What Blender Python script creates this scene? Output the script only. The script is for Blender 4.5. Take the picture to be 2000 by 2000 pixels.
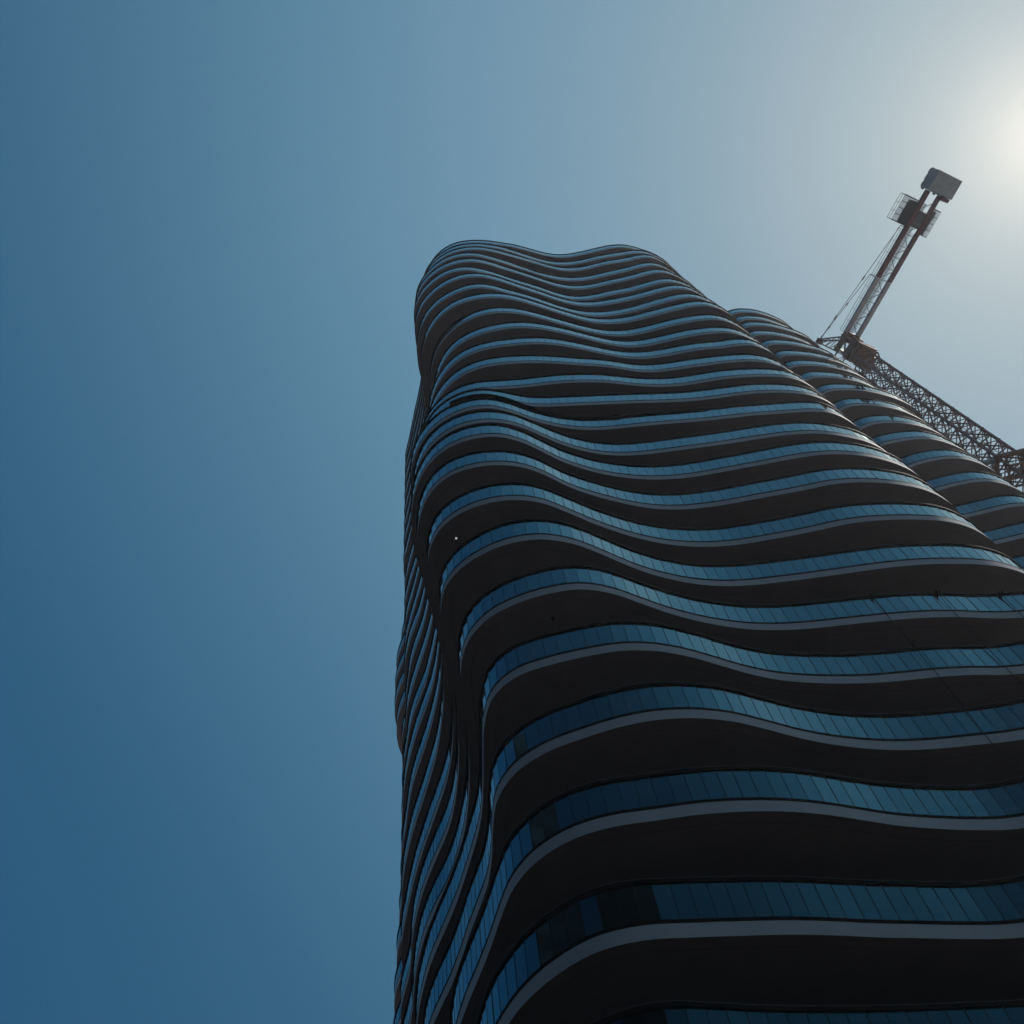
import bpy, bmesh, math, random
from mathutils import Vector, Matrix

random.seed(7)
for o in list(bpy.data.objects):
    bpy.data.objects.remove(o, do_unlink=True)
scene = bpy.context.scene
COL = scene.collection

# ------------------------------------------------------------------ camera
cam_data = bpy.data.cameras.new('camera')
cam_data.sensor_width = 36.0
cam_data.lens = 34.2
cam_data.clip_start = 0.1
cam_data.clip_end = 5000.0
cam = bpy.data.objects.new('camera', cam_data)
COL.objects.link(cam)
CAM_Z = 1.6
RIGHT = Vector((0.978410894, 0.185195477, -0.091731988))
UP = Vector((0.206669113, -0.876750616, 0.434276681))
BACK = Vector((0.0, -0.443859204, -0.896096539))
cam.matrix_world = Matrix(((RIGHT.x, UP.x, BACK.x, 0.0), (RIGHT.y, UP.y, BACK.y, 0.0),
                           (RIGHT.z, UP.z, BACK.z, CAM_Z), (0, 0, 0, 1)))
scene.camera = cam

# ------------------------------------------------------------------ sky and sun
SUN_AZ = math.radians(71.8)      # from +Y towards +X
SUN_EL = math.radians(57.0)
world = bpy.data.worlds.new('World')
scene.world = world
world.use_nodes = True
wn = world.node_tree.nodes
wl = world.node_tree.links
wn.clear()
sky = wn.new('ShaderNodeTexSky')
sky.sky_type = 'NISHITA'
sky.sun_disc = False
sky.sun_elevation = SUN_EL
sky.sun_rotation = SUN_AZ
sky.altitude = 100.0
sky.air_density = 1.0
sky.dust_density = 3.0
sky.ozone_density = 3.0
bgn = wn.new('ShaderNodeBackground')
bgn.inputs['Strength'].default_value = 0.1
won = wn.new('ShaderNodeOutputWorld')
# hazy air: the glow round the sun falls off slowly over the whole sky
sep = wn.new('ShaderNodeSeparateColor'); com = wn.new('ShaderNodeCombineColor')
wl.new(sky.outputs[0], sep.inputs[0])
for ch, gm in zip(range(3), (0.88, 0.57, 0.45)):
    pw_ = wn.new('ShaderNodeMath'); pw_.operation = 'POWER'; pw_.inputs[1].default_value = gm
    wl.new(sep.outputs[ch], pw_.inputs[0]); wl.new(pw_.outputs[0], com.inputs[ch])
tcw = wn.new('ShaderNodeTexCoord')
dtw = wn.new('ShaderNodeVectorMath'); dtw.operation = 'DOT_PRODUCT'
dtw.inputs[1].default_value = (math.sin(SUN_AZ) * math.cos(SUN_EL), math.cos(SUN_AZ) * math.cos(SUN_EL), math.sin(SUN_EL))
wl.new(tcw.outputs['Generated'], dtw.inputs[0])
acw = wn.new('ShaderNodeMath'); acw.operation = 'ARCCOSINE'
wl.new(dtw.outputs['Value'], acw.inputs[0])
dvw = wn.new('ShaderNodeMath'); dvw.operation = 'DIVIDE'; dvw.inputs[1].default_value = math.pi
wl.new(acw.outputs[0], dvw.inputs[0])
rmp = wn.new('ShaderNodeValToRGB')
rmp.color_ramp.interpolation = 'B_SPLINE'
HAZE = ((0, 0.050, 0.150, 0.210), (2.5, 0.037, 0.116, 0.170), (6, 0.0269, 0.0912, 0.1435), (12, 0.0296, 0.0957, 0.1504), (20, 0.0390, 0.1139, 0.1741),
        (28, 0.0499, 0.1355, 0.1969), (36, 0.0573, 0.1456, 0.2006), (44, 0.0526, 0.1290, 0.1792), (52, 0.0402, 0.1069, 0.1555),
        (60, 0.0270, 0.0867, 0.1325), (72, 0.0146, 0.0653, 0.1127))
while len(rmp.color_ramp.elements) < len(HAZE):
    rmp.color_ramp.elements.new(0.5)
for el, (dg, r_, g_, b_) in zip(rmp.color_ramp.elements, HAZE):
    el.position = dg / 180.0
    el.color = (r_ * 4, g_ * 4, b_ * 4, 1)
wl.new(dvw.outputs[0], rmp.inputs[0])
mlw = wn.new('ShaderNodeVectorMath'); mlw.operation = 'MULTIPLY'
wl.new(com.outputs[0], mlw.inputs[0]); wl.new(rmp.outputs[0], mlw.inputs[1])
scw = wn.new('ShaderNodeVectorMath'); scw.operation = 'SCALE'; scw.inputs['Scale'].default_value = 2.5
wl.new(mlw.outputs[0], scw.inputs[0])
wl.new(scw.outputs[0], bgn.inputs['Color'])
wl.new(bgn.outputs[0], won.inputs['Surface'])

sun_data = bpy.data.lights.new('sun', 'SUN')
sun_data.energy = 2.4
sun_data.angle = math.radians(0.53)
sun_data.color = (1.0, 0.94, 0.86)
sun = bpy.data.objects.new('sun', sun_data)
COL.objects.link(sun)
sdir = Vector((math.sin(SUN_AZ) * math.cos(SUN_EL), math.cos(SUN_AZ) * math.cos(SUN_EL), math.sin(SUN_EL)))
sun.location = sdir * 400
sun.rotation_euler = (-sdir).to_track_quat('-Z', 'Y').to_euler()

scene.view_settings.view_transform = 'Standard'
scene.view_settings.look = 'None'
scene.view_settings.exposure = 0.0
scene.view_settings.gamma = 1.0
scene.view_settings.use_curve_mapping = False
scene.cycles.max_bounces = 10
scene.cycles.transparent_max_bounces = 24

# ------------------------------------------------------------------ materials
def mat_new(name):
    m = bpy.data.materials.new(name)
    m.use_nodes = True
    return m, m.node_tree.nodes, m.node_tree.links, m.node_tree.nodes['Principled BSDF']


def plain(name, col, rough=0.5, metal=0.0, var=0.0, scale=2.0, bump=0.0, stretch=None, spec=0.5):
    m, n, l, b = mat_new(name)
    b.inputs['Roughness'].default_value = rough
    b.inputs['Metallic'].default_value = metal
    b.inputs['Specular IOR Level'].default_value = spec
    b.inputs['Base Color'].default_value = (*col, 1)
    if var or bump:
        tc = n.new('ShaderNodeTexCoord')
        nz = n.new('ShaderNodeTexNoise')
        nz.inputs['Scale'].default_value = scale
        nz.inputs['Detail'].default_value = 6
        nz.inputs['Roughness'].default_value = 0.65
        if stretch:
            mp = n.new('ShaderNodeMapping')
            mp.inputs['Scale'].default_value = stretch
            l.new(tc.outputs['Object'], mp.inputs['Vector'])
            l.new(mp.outputs[0], nz.inputs['Vector'])
        else:
            l.new(tc.outputs['Object'], nz.inputs['Vector'])
        if var:
            rp = n.new('ShaderNodeValToRGB')
            rp.color_ramp.elements[0].position = 0.3
            rp.color_ramp.elements[1].position = 0.72
            rp.color_ramp.elements[0].color = (*[c * (1 - var) for c in col], 1)
            rp.color_ramp.elements[1].color = (*[min(1, c * (1 + var)) for c in col], 1)
            l.new(nz.outputs['Fac'], rp.inputs[0])
            l.new(rp.outputs[0], b.inputs['Base Color'])
        if bump:
            bp = n.new('ShaderNodeBump')
            bp.inputs['Strength'].default_value = bump
            bp.inputs['Distance'].default_value = 0.01
            l.new(nz.outputs['Fac'], bp.inputs['Height'])
            l.new(bp.outputs[0], b.inputs['Normal'])
    return m


def glass_mat(name, tint, refl, f0, rough=0.015, expo=2.0):
    """thin tinted pane: coated solar glass, reflection rising towards grazing view, coloured head-on"""
    m = bpy.data.materials.new(name)
    m.use_nodes = True
    n, l = m.node_tree.nodes, m.node_tree.links
    n.clear()
    geo = n.new('ShaderNodeNewGeometry')
    dot = n.new('ShaderNodeVectorMath'); dot.operation = 'DOT_PRODUCT'
    l.new(geo.outputs['Normal'], dot.inputs[0]); l.new(geo.outputs['Incoming'], dot.inputs[1])
    ab = n.new('ShaderNodeMath'); ab.operation = 'ABSOLUTE'
    l.new(dot.outputs['Value'], ab.inputs[0])
    inv = n.new('ShaderNodeMath'); inv.operation = 'SUBTRACT'; inv.inputs[0].default_value = 1.0
    l.new(ab.outputs[0], inv.inputs[1])
    pw = n.new('ShaderNodeMath'); pw.operation = 'POWER'; pw.inputs[1].default_value = expo
    l.new(inv.outputs[0], pw.inputs[0])
    ma = n.new('ShaderNodeMath'); ma.operation = 'MULTIPLY_ADD'
    ma.inputs[1].default_value = 1.0 - f0; ma.inputs[2].default_value = f0
    l.new(pw.outputs[0], ma.inputs[0])
    cm = n.new('ShaderNodeMix'); cm.data_type = 'RGBA'
    cm.inputs[6].default_value = (*refl, 1); cm.inputs[7].default_value = (0.94, 0.98, 1.0, 1)
    l.new(pw.outputs[0], cm.inputs[0])
    tr = n.new('ShaderNodeBsdfTransparent'); tr.inputs[0].default_value = (*tint, 1)
    gl = n.new('ShaderNodeBsdfGlossy'); gl.inputs['Roughness'].default_value = rough
    l.new(cm.outputs[2], gl.inputs['Color'])
    mx = n.new('ShaderNodeMixShader')
    l.new(ma.outputs[0], mx.inputs[0]); l.new(tr.outputs[0], mx.inputs[1]); l.new(gl.outputs[0], mx.inputs[2])
    out = n.new('ShaderNodeOutputMaterial')
    l.new(mx.outputs[0], out.inputs['Surface'])
    return m


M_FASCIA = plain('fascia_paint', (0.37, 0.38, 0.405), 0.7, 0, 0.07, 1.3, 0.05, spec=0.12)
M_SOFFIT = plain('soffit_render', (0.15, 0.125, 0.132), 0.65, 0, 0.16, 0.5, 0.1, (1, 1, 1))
M_GROOVE = plain('drip_groove', (0.12, 0.10, 0.11), 0.7)
M_RAIL = plain('dark_bronze_rail', (0.003, 0.003, 0.004), 0.7, 0.0, 0, spec=0.06)
M_HIGHLIGHT = plain('rail_edge_highlight', (0.20, 0.20, 0.21), 0.5, 0.0, spec=0.2)  # paler grey stands in for the highlight on the rail edge
M_CHANNEL = plain('dark_channel', (0.003, 0.003, 0.004), 0.7, spec=0.06)
M_POST = plain('dark_joint', (0.006, 0.008, 0.011), 0.6, spec=0.2)
M_GLASS = glass_mat('blue_coated_glass', (0.24, 0.46, 0.54), (0.22, 0.70, 0.88), 0.016, expo=2.35)
M_WIN = plain('window_glass', (0.008, 0.013, 0.018), 0.08, 0.0, spec=0.4)
M_FRAME = plain('window_frame', (0.05, 0.052, 0.056), 0.5)
M_DECK = plain('balcony_deck', (0.28, 0.27, 0.26), 0.8, 0, 0.1, 3)
M_CLOTH = plain('black_netting', (0.003, 0.003, 0.003), 1.0, spec=0.0)
M_ROPE = plain('dark_rope', (0.006, 0.006, 0.007), 0.9, spec=0.1)
M_RED = plain('crane_red', (0.12, 0.032, 0.035), 0.5, 0, 0.25, 3)
M_WHITE = plain('crane_white', (0.36, 0.33, 0.33), 0.5, 0, 0.15, 3)
M_RUST = plain('crane_rust_brown', (0.17, 0.065, 0.035), 0.65, 0, 0.3, 4)
M_STEEL = plain('grey_steel', (0.16, 0.165, 0.17), 0.5, 0.3, 0.15, 4)
M_MASTRED = plain('mast_red_brown', (0.13, 0.045, 0.042), 0.55, 0, 0.3, 2)
M_CONC = plain('ballast_concrete', (0.30, 0.31, 0.32), 0.85, 0, 0.15, 2)
M_GRATE = plain('walkway_grating', (0.09, 0.095, 0.10), 0.6, 0.4)
M_PAVE = plain('city_ground', (0.47, 0.445, 0.43), 0.85, 0, 0.2, 0.02)
M_DIMDISC = plain('bounce_dimming_ground', (0.016, 0.016, 0.017), 0.85, 0, 0.25, 1.5)  # near-black for the unseen disc that weakens ground bounce
M_DARKWALL = plain('dark_cladding', (0.04, 0.055, 0.075), 0.6, 0, 0.15, 0.2, spec=0.2)
M_BAND = plain('dark_window_band', (0.012, 0.02, 0.03), 0.3, spec=0.25)
M_WALLP = plain('podium_stone', (0.24, 0.235, 0.225), 0.7, 0, 0.1, 1.0)


# ------------------------------------------------------------------ helpers
def link(name, me, parent=None, mats=()):
    o = bpy.data.objects.new(name, me)
    COL.objects.link(o)
    if parent:
        o.parent = parent
    for m in mats:
        me.materials.append(m)
    return o


def tag(o, label=None, cat=None, group=None, kind=None):
    if label: o['label'] = label
    if cat: o['category'] = cat
    if group: o['group'] = group
    if kind: o['kind'] = kind
    return o


def empty(name, loc=(0, 0, 0), rz=0.0):
    o = bpy.data.objects.new(name, None)
    COL.objects.link(o)
    o.location = loc
    o.rotation_euler = (0, 0, rz)
    o.empty_display_size = 0.5
    return o


class MB:
    def __init__(s):
        s.v = []; s.f = []; s.mi = []; s.sm = []

    def quad(s, a, b, c, d, mi=0, smooth=False):
        i = len(s.v); s.v += [a, b, c, d]; s.f.append((i, i + 1, i + 2, i + 3)); s.mi.append(mi); s.sm.append(smooth)

    def box_axes(s, c, ax, ay, az, mi=0):
        """box with centre c and half-axis vectors"""
        c, ax, ay, az = Vector(c), Vector(ax), Vector(ay), Vector(az)
        i = len(s.v)
        for sx in (-1, 1):
            for sy in (-1, 1):
                for sz in (-1, 1):
                    s.v.append(tuple(c + ax * sx + ay * sy + az * sz))
        for q in ((0, 1, 3, 2), (4, 6, 7, 5), (0, 4, 5, 1), (2, 3, 7, 6), (0, 2, 6, 4), (1, 5, 7, 3)):
            s.f.append(tuple(i + k for k in q)); s.mi.append(mi); s.sm.append(False)

    def box(s, x0, x1, y0, y1, z0, z1, mi=0):
        s.box_axes(((x0 + x1) / 2, (y0 + y1) / 2, (z0 + z1) / 2), ((x1 - x0) / 2, 0, 0), (0, (y1 - y0) / 2, 0), (0, 0, (z1 - z0) / 2), mi)

    def bar(s, a, b, w, d=None, mi=0):
        a, b = Vector(a), Vector(b)
        d = d or w
        t = (b - a)
        if t.length < 1e-6: return
        tn = t.normalized()
        up = Vector((0, 0, 1)) if abs(tn.z) < 0.95 else Vector((1, 0, 0))
        sx = tn.cross(up).normalized(); sy = sx.cross(tn).normalized()
        s.box_axes((a + b) / 2, sx * (w / 2), t / 2, sy * (d / 2), mi)

    def tube(s, a, b, r, n=8, mi=0, r2=None):
        a, b = Vector(a), Vector(b)
        r2 = r if r2 is None else r2
        tn = (b - a).normalized()
        up = Vector((0, 0, 1)) if abs(tn.z) < 0.95 else Vector((1, 0, 0))
        sx = tn.cross(up).normalized(); sy = sx.cross(tn).normalized()
        i = len(s.v)
        for p, rr in ((a, r), (b, r2)):
            for k in range(n):
                t = 2 * math.pi * k / n
                s.v.append(tuple(p + sx * (rr * math.cos(t)) + sy * (rr * math.sin(t))))
        for k in range(n):
            j = (k + 1) % n
            s.f.append((i + k, i + j, i + n + j, i + n + k)); s.mi.append(mi); s.sm.append(True)
        s.f.append(tuple(i + k for k in reversed(range(n)))); s.mi.append(mi); s.sm.append(False)
        s.f.append(tuple(i + n + k for k in range(n))); s.mi.append(mi); s.sm.append(False)

    def ribbon(s, pa, pb, mi=0, smooth=True, closed=True):
        """strip between two polylines of equal length, sharing vertices along its length"""
        i = len(s.v); n = len(pa)
        s.v += pa; s.v += pb
        for k in range(n if closed else n - 1):
            j = (k + 1) % n
            s.f.append((i + k, i + j, i + n + j, i + n + k)); s.mi.append(mi); s.sm.append(smooth)

    def ngon(s, p, mi=0):
        i = len(s.v); s.v += p; s.f.append(tuple(range(i, i + len(p)))); s.mi.append(mi); s.sm.append(False)

    def mesh(s, name):
        me = bpy.data.meshes.new(name)
        me.from_pydata([tuple(v) for v in s.v], [], s.f)
        me.polygons.foreach_set('material_index', s.mi)
        me.polygons.foreach_set('use_smooth', s.sm)
        me.update()
        return me

    def build(s, name, mats, parent=None):
        if not isinstance(mats, (list, tuple)): mats = (mats,)
        return link(name, s.mesh(name), parent, mats)


def catmull(P, step):
    """closed Catmull-Rom resample at equal arc length"""
    n = len(P); D = []
    for i in range(n):
        p0, p1, p2, p3 = P[i - 1], P[i], P[(i + 1) % n], P[(i + 2) % n]
        for k in range(6):
            t = k / 6.0
            D.append(tuple(0.5 * ((2 * p1[a]) + (-p0[a] + p2[a]) * t + (2 * p0[a] - 5 * p1[a] + 4 * p2[a] - p3[a]) * t * t
                                  + (-p0[a] + 3 * p1[a] - 3 * p2[a] + p3[a]) * t ** 3) for a in (0, 1)))
    return arc(D, step)


def arc(D, step):
    n = len(D); S = [0.0]
    for i in range(n):
        a, b = D[i], D[(i + 1) % n]
        S.append(S[-1] + math.hypot(b[0] - a[0], b[1] - a[1]))
    N = max(8, int(round(S[-1] / step))); out = []; j = 0
    for k in range(N):
        t = S[-1] * k / N
        while S[j + 1] < t: j += 1
        u = (t - S[j]) / max(1e-9, S[j + 1] - S[j])
        a, b = D[j % n], D[(j + 1) % n]
        out.append((a[0] + (b[0] - a[0]) * u, a[1] + (b[1] - a[1]) * u))
    return out


def normals(P):
    n = len(P); N = []
    for i in range(n):
        a, b = P[i - 1], P[(i + 1) % n]
        dx, dy = b[0] - a[0], b[1] - a[1]
        l = math.hypot(dx, dy) or 1
        N.append((dy / l, -dx / l))
    return N


def offset(P, d):
    return [(p[0] + q[0] * d, p[1] + q[1] * d) for p, q in zip(P, normals(P))]


def at_z(P, z):
    return [(p[0], p[1], z) for p in P]


def project(p):
    """pixel position (0..1) and depth in the photograph's view: only used to rank panes by size"""
    d = Vector(p) - Vector((0, 0, CAM_Z))
    z = -d.dot(BACK)
    if z <= 0.1: return None
    return 0.5 + 0.95 * d.dot(RIGHT) / z, 0.5 - 0.95 * d.dot(UP) / z, z


# ------------------------------------------------------------------ ground
g = MB()
g.quad((-1500, -1500, 0), (1500, -1500, 0), (1500, 1500, 0), (-1500, 1500, 0))
tag(g.build('ground', M_PAVE), kind='structure')
g = MB()
ring = [(10 + 85 * math.cos(t * math.pi / 48), 22 + 85 * math.sin(t * math.pi / 48), 0.004) for t in range(96)]
g.ngon(ring)
tag(g.build('bounce_dimming_disc', M_DIMDISC), kind='structure')  # unseen dark disc, added to keep bounce light off the lower soffits

# ------------------------------------------------------------------ tower: one outline (cm) per floor, top floor first
PLANS = [
'-400,6250 -499,6250 -598,6242 -700,6227 -806,6205 -914,6177 -1023,6142 -1128,6098 -1220,6041 -1292,5969 -1341,5881 -1366,5780 -1375,5671 -1373,5562 -1364,5455 -1347,5352 -1319,5254 -1280,5159 -1229,5067 -1172,4976 -1111,4887 -1053,4798 -1000,4706 -959,4610 -930,4509 -918,4404 -921,4298 -937,4194 -961,4091 -981,3987 -986,3883 -965,3782 -923,3684 -877,3588 -834,3492 -792,3396 -749,3300 -704,3205 -661,3109 -621,3012 -583,2914 -548,2815 -518,2714 -494,2612 -476,2509 -461,2404 -443,2297 -419,2190 -383,2085 -334,1987 -268,1901 -187,1832 -92,1785 10,1764 116,1767 219,1783 321,1811 424,1848 507,1879 558,1899 636,1937 733,1986 830,2033 928,2068 1031,2087 1136,2092 1241,2091 1346,2088 1451,2089 1555,2103 1654,2136 1748,2184 1843,2238 1925,2302 1976,2386 1996,2489 2000,2598 2008,2703 2033,2802 2081,2897 2153,2989 2241,3061 2334,3081 2424,3042 2515,2988 2616,2973 2720,2992 2820,3025 2914,3072 3003,3127 3087,3190 3160,3262 3219,3347 3265,3442 3301,3545 3333,3651 3361,3759 3382,3864 3390,3968 3376,4069 3340,4168 3286,4263 3220,4352 3148,4434 3073,4510 2996,4580 2918,4646 2839,4709 2758,4769 2676,4829 2591,4888 2505,4947 2416,5005 2326,5063 2234,5120 2141,5176 2047,5231 1952,5284 1857,5336 1762,5387 1667,5435 1572,5483 1478,5529 1384,5573 1291,5617 1198,5660 1105,5702 1013,5744 921,5786 828,5828 734,5870 640,5912 544,5955 446,5998 347,6040 246,6082 143,6122 40,6158 -63,6191 -166,6217 -267,6237 -367,6248',
'-400,6250 -499,6250 -599,6242 -701,6227 -806,6205 -915,6177 -1024,6142 -1128,6098 -1220,6041 -1293,5969 -1341,5880 -1366,5779 -1375,5670 -1373,5560 -1364,5454 -1347,5351 -1319,5253 -1279,5158 -1229,5065 -1171,4975 -1110,4886 -1052,4796 -999,4705 -958,4608 -930,4507 -918,4402 -921,4296 -937,4192 -961,4088 -982,3985 -986,3880 -964,3779 -922,3682 -875,3586 -833,3489 -791,3393 -747,3298 -702,3202 -660,3106 -620,3009 -582,2911 -547,2811 -517,2710 -492,2609 -474,2506 -460,2400 -447,2290 -430,2177 -403,2067 -362,1965 -302,1878 -224,1810 -130,1763 -28,1736 77,1733 181,1748 283,1776 381,1813 472,1857 559,1905 649,1957 742,2007 838,2049 939,2079 1043,2093 1148,2095 1254,2092 1359,2093 1463,2099 1568,2104 1671,2120 1769,2162 1859,2223 1932,2299 1976,2390 1994,2495 2000,2602 2009,2706 2034,2804 2083,2900 2157,2994 2247,3065 2336,3078 2417,3026 2502,2967 2603,2956 2708,2978 2806,3015 2899,3065 2988,3120 3071,3181 3143,3254 3202,3340 3251,3436 3293,3539 3329,3647 3360,3755 3382,3861 3390,3964 3377,4066 3341,4165 3288,4260 3223,4349 3151,4432 3076,4508 2999,4578 2920,4644 2841,4707 2760,4768 2677,4827 2593,4886 2506,4945 2418,5003 2327,5061 2236,5118 2143,5175 2049,5230 1955,5283 1860,5335 1765,5386 1669,5435 1575,5482 1480,5528 1386,5573 1292,5616 1199,5659 1106,5702 1014,5744 921,5786 829,5827 735,5870 641,5912 545,5955 447,5998 347,6040 246,6082 144,6122 40,6158 -63,6191 -166,6217 -267,6237 -367,6248',
'-400,6250 -499,6250 -599,6242 -701,6227 -806,6205 -915,6177 -1024,6142 -1129,6098 -1221,6041 -1293,5969 -1342,5881 -1368,5779 -1376,5670 -1375,5561 -1366,5454 -1348,5351 -1320,5253 -1280,5158 -1229,5065 -1171,4975 -1110,4886 -1052,4797 -1000,4705 -958,4608 -930,4507 -918,4402 -921,4296 -937,4191 -961,4088 -982,3984 -986,3880 -964,3779 -922,3681 -875,3585 -833,3489 -791,3392 -747,3297 -702,3202 -660,3105 -620,3008 -582,2910 -547,2810 -517,2710 -492,2608 -473,2505 -460,2399 -450,2291 -440,2181 -421,2073 -389,1971 -338,1879 -266,1803 -178,1746 -79,1711 26,1700 131,1708 233,1733 331,1772 423,1817 509,1861 599,1907 692,1957 785,2007 881,2049 983,2076 1088,2086 1193,2083 1298,2079 1403,2086 1507,2089 1613,2087 1713,2112 1800,2172 1879,2245 1945,2325 1983,2419 1997,2524 2002,2631 2014,2734 2044,2830 2102,2928 2186,3022 2278,3080 2353,3061 2411,2981 2488,2925 2591,2930 2696,2957 2794,2994 2888,3039 2981,3090 3068,3146 3143,3214 3203,3296 3250,3391 3288,3496 3321,3606 3350,3716 3375,3824 3389,3928 3384,4030 3357,4130 3309,4227 3247,4318 3176,4404 3102,4482 3025,4554 2948,4622 2869,4685 2789,4747 2707,4806 2623,4865 2537,4924 2449,4983 2359,5041 2268,5098 2175,5155 2082,5211 1987,5265 1892,5318 1797,5369 1702,5418 1607,5466 1512,5513 1418,5558 1324,5602 1231,5645 1138,5687 1045,5729 953,5771 860,5813 767,5855 673,5898 577,5940 480,5983 381,6026 281,6068 178,6108 75,6146 -28,6181 -131,6209 -233,6231 -334,6245',
'-400,6250 -500,6249 -600,6240 -702,6224 -808,6203 -915,6176 -1023,6142 -1128,6101 -1223,6049 -1301,5981 -1358,5897 -1393,5799 -1410,5692 -1411,5583 -1401,5476 -1380,5373 -1348,5275 -1305,5181 -1252,5091 -1193,5002 -1131,4915 -1070,4827 -1015,4736 -970,4641 -938,4541 -920,4437 -918,4331 -931,4226 -953,4123 -976,4019 -987,3915 -974,3812 -937,3714 -891,3618 -847,3521 -805,3425 -762,3329 -717,3234 -674,3138 -633,3041 -594,2943 -559,2845 -527,2744 -500,2643 -478,2540 -463,2436 -459,2328 -460,2218 -459,2109 -443,2004 -405,1908 -342,1826 -260,1760 -166,1712 -64,1686 41,1683 144,1703 242,1743 335,1791 423,1840 508,1891 598,1942 691,1993 786,2038 885,2073 988,2095 1093,2103 1198,2102 1303,2100 1408,2099 1513,2092 1618,2094 1716,2126 1801,2189 1882,2260 1949,2337 1986,2430 1999,2536 2003,2643 2015,2745 2048,2841 2110,2939 2199,3033 2290,3083 2354,3051 2401,2964 2477,2914 2581,2925 2685,2956 2782,2994 2876,3040 2966,3095 3048,3160 3119,3235 3179,3320 3231,3413 3275,3512 3315,3615 3349,3720 3376,3826 3390,3930 3383,4033 3355,4133 3307,4229 3245,4320 3175,4405 3101,4483 3025,4555 2947,4623 2867,4686 2787,4748 2704,4808 2620,4868 2534,4926 2446,4985 2357,5043 2266,5100 2174,5156 2080,5212 1986,5266 1892,5318 1797,5369 1702,5419 1607,5466 1512,5513 1418,5558 1324,5602 1231,5646 1138,5688 1045,5730 952,5772 859,5813 766,5855 671,5897 576,5940 479,5983 380,6025 280,6068 178,6109 75,6147 -28,6181 -130,6210 -232,6232 -333,6246',
'-400,6250 -501,6248 -602,6238 -705,6221 -809,6200 -915,6174 -1022,6143 -1126,6107 -1224,6060 -1309,5999 -1378,5922 -1427,5831 -1456,5728 -1466,5619 -1458,5512 -1434,5409 -1397,5311 -1349,5218 -1292,5130 -1230,5045 -1166,4961 -1103,4876 -1044,4788 -994,4696 -954,4598 -928,4495 -917,4390 -922,4285 -940,4181 -964,4078 -983,3974 -985,3870 -960,3770 -917,3673 -871,3577 -829,3480 -787,3384 -743,3289 -699,3194 -657,3098 -617,3001 -579,2903 -545,2803 -515,2703 -490,2600 -471,2497 -460,2393 -458,2286 -459,2179 -457,2071 -440,1967 -401,1869 -337,1788 -251,1727 -153,1688 -50,1669 55,1671 157,1695 252,1738 344,1790 435,1841 527,1892 618,1944 709,1997 803,2043 903,2077 1006,2095 1111,2097 1216,2095 1321,2095 1426,2091 1531,2084 1635,2090 1732,2129 1818,2192 1898,2263 1958,2346 1988,2443 1999,2550 2004,2656 2019,2756 2054,2852 2119,2950 2207,3040 2298,3084 2367,3047 2425,2962 2505,2916 2608,2928 2712,2958 2809,2995 2904,3039 2998,3088 3082,3146 3153,3217 3210,3303 3255,3400 3292,3507 3324,3617 3353,3727 3377,3834 3389,3937 3382,4039 3353,4139 3304,4235 3241,4326 3170,4410 3096,4488 3019,4560 2942,4627 2863,4690 2783,4751 2701,4810 2617,4869 2531,4928 2443,4986 2353,5044 2262,5102 2170,5158 2076,5214 1982,5268 1888,5321 1793,5372 1699,5422 1604,5470 1510,5516 1416,5561 1322,5605 1229,5648 1136,5690 1043,5731 950,5772 857,5813 763,5855 668,5897 573,5939 476,5982 378,6025 278,6068 177,6109 76,6148 -27,6183 -129,6212 -231,6233 -333,6246',
'-400,6250 -501,6248 -603,6238 -706,6221 -810,6199 -916,6173 -1023,6143 -1127,6107 -1225,6061 -1311,6001 -1382,5925 -1433,5834 -1464,5732 -1475,5624 -1468,5516 -1443,5413 -1405,5315 -1356,5223 -1298,5135 -1235,5050 -1171,4967 -1107,4882 -1048,4795 -996,4702 -956,4604 -929,4502 -917,4396 -921,4291 -938,4187 -962,4084 -982,3980 -985,3876 -962,3775 -920,3678 -873,3581 -831,3485 -789,3389 -745,3293 -701,3198 -658,3102 -618,3004 -581,2906 -546,2807 -516,2706 -491,2604 -471,2501 -460,2396 -459,2290 -462,2183 -463,2075 -449,1970 -414,1871 -351,1789 -265,1727 -169,1683 -66,1662 38,1668 138,1701 233,1746 324,1798 415,1851 508,1900 600,1951 690,2006 783,2055 882,2089 986,2104 1091,2105 1196,2104 1300,2108 1405,2102 1510,2094 1615,2096 1714,2127 1805,2183 1888,2252 1951,2333 1986,2429 1998,2536 2003,2643 2016,2744 2048,2840 2109,2937 2194,3030 2286,3082 2362,3057 2425,2976 2505,2924 2608,2933 2711,2961 2810,2995 2906,3037 3000,3087 3086,3145 3160,3215 3217,3299 3261,3395 3295,3500 3324,3610 3352,3719 3375,3827 3389,3931 3384,4033 3356,4133 3308,4229 3245,4321 3174,4406 3100,4484 3023,4556 2945,4623 2867,4687 2787,4748 2705,4808 2621,4867 2535,4925 2447,4984 2358,5042 2266,5099 2174,5156 2080,5212 1986,5266 1891,5319 1796,5370 1701,5420 1607,5468 1512,5515 1418,5560 1325,5604 1231,5647 1138,5689 1045,5730 952,5771 858,5812 764,5854 670,5896 574,5938 477,5981 379,6024 279,6067 178,6109 76,6148 -26,6183 -129,6212 -231,6233 -332,6246',
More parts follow.
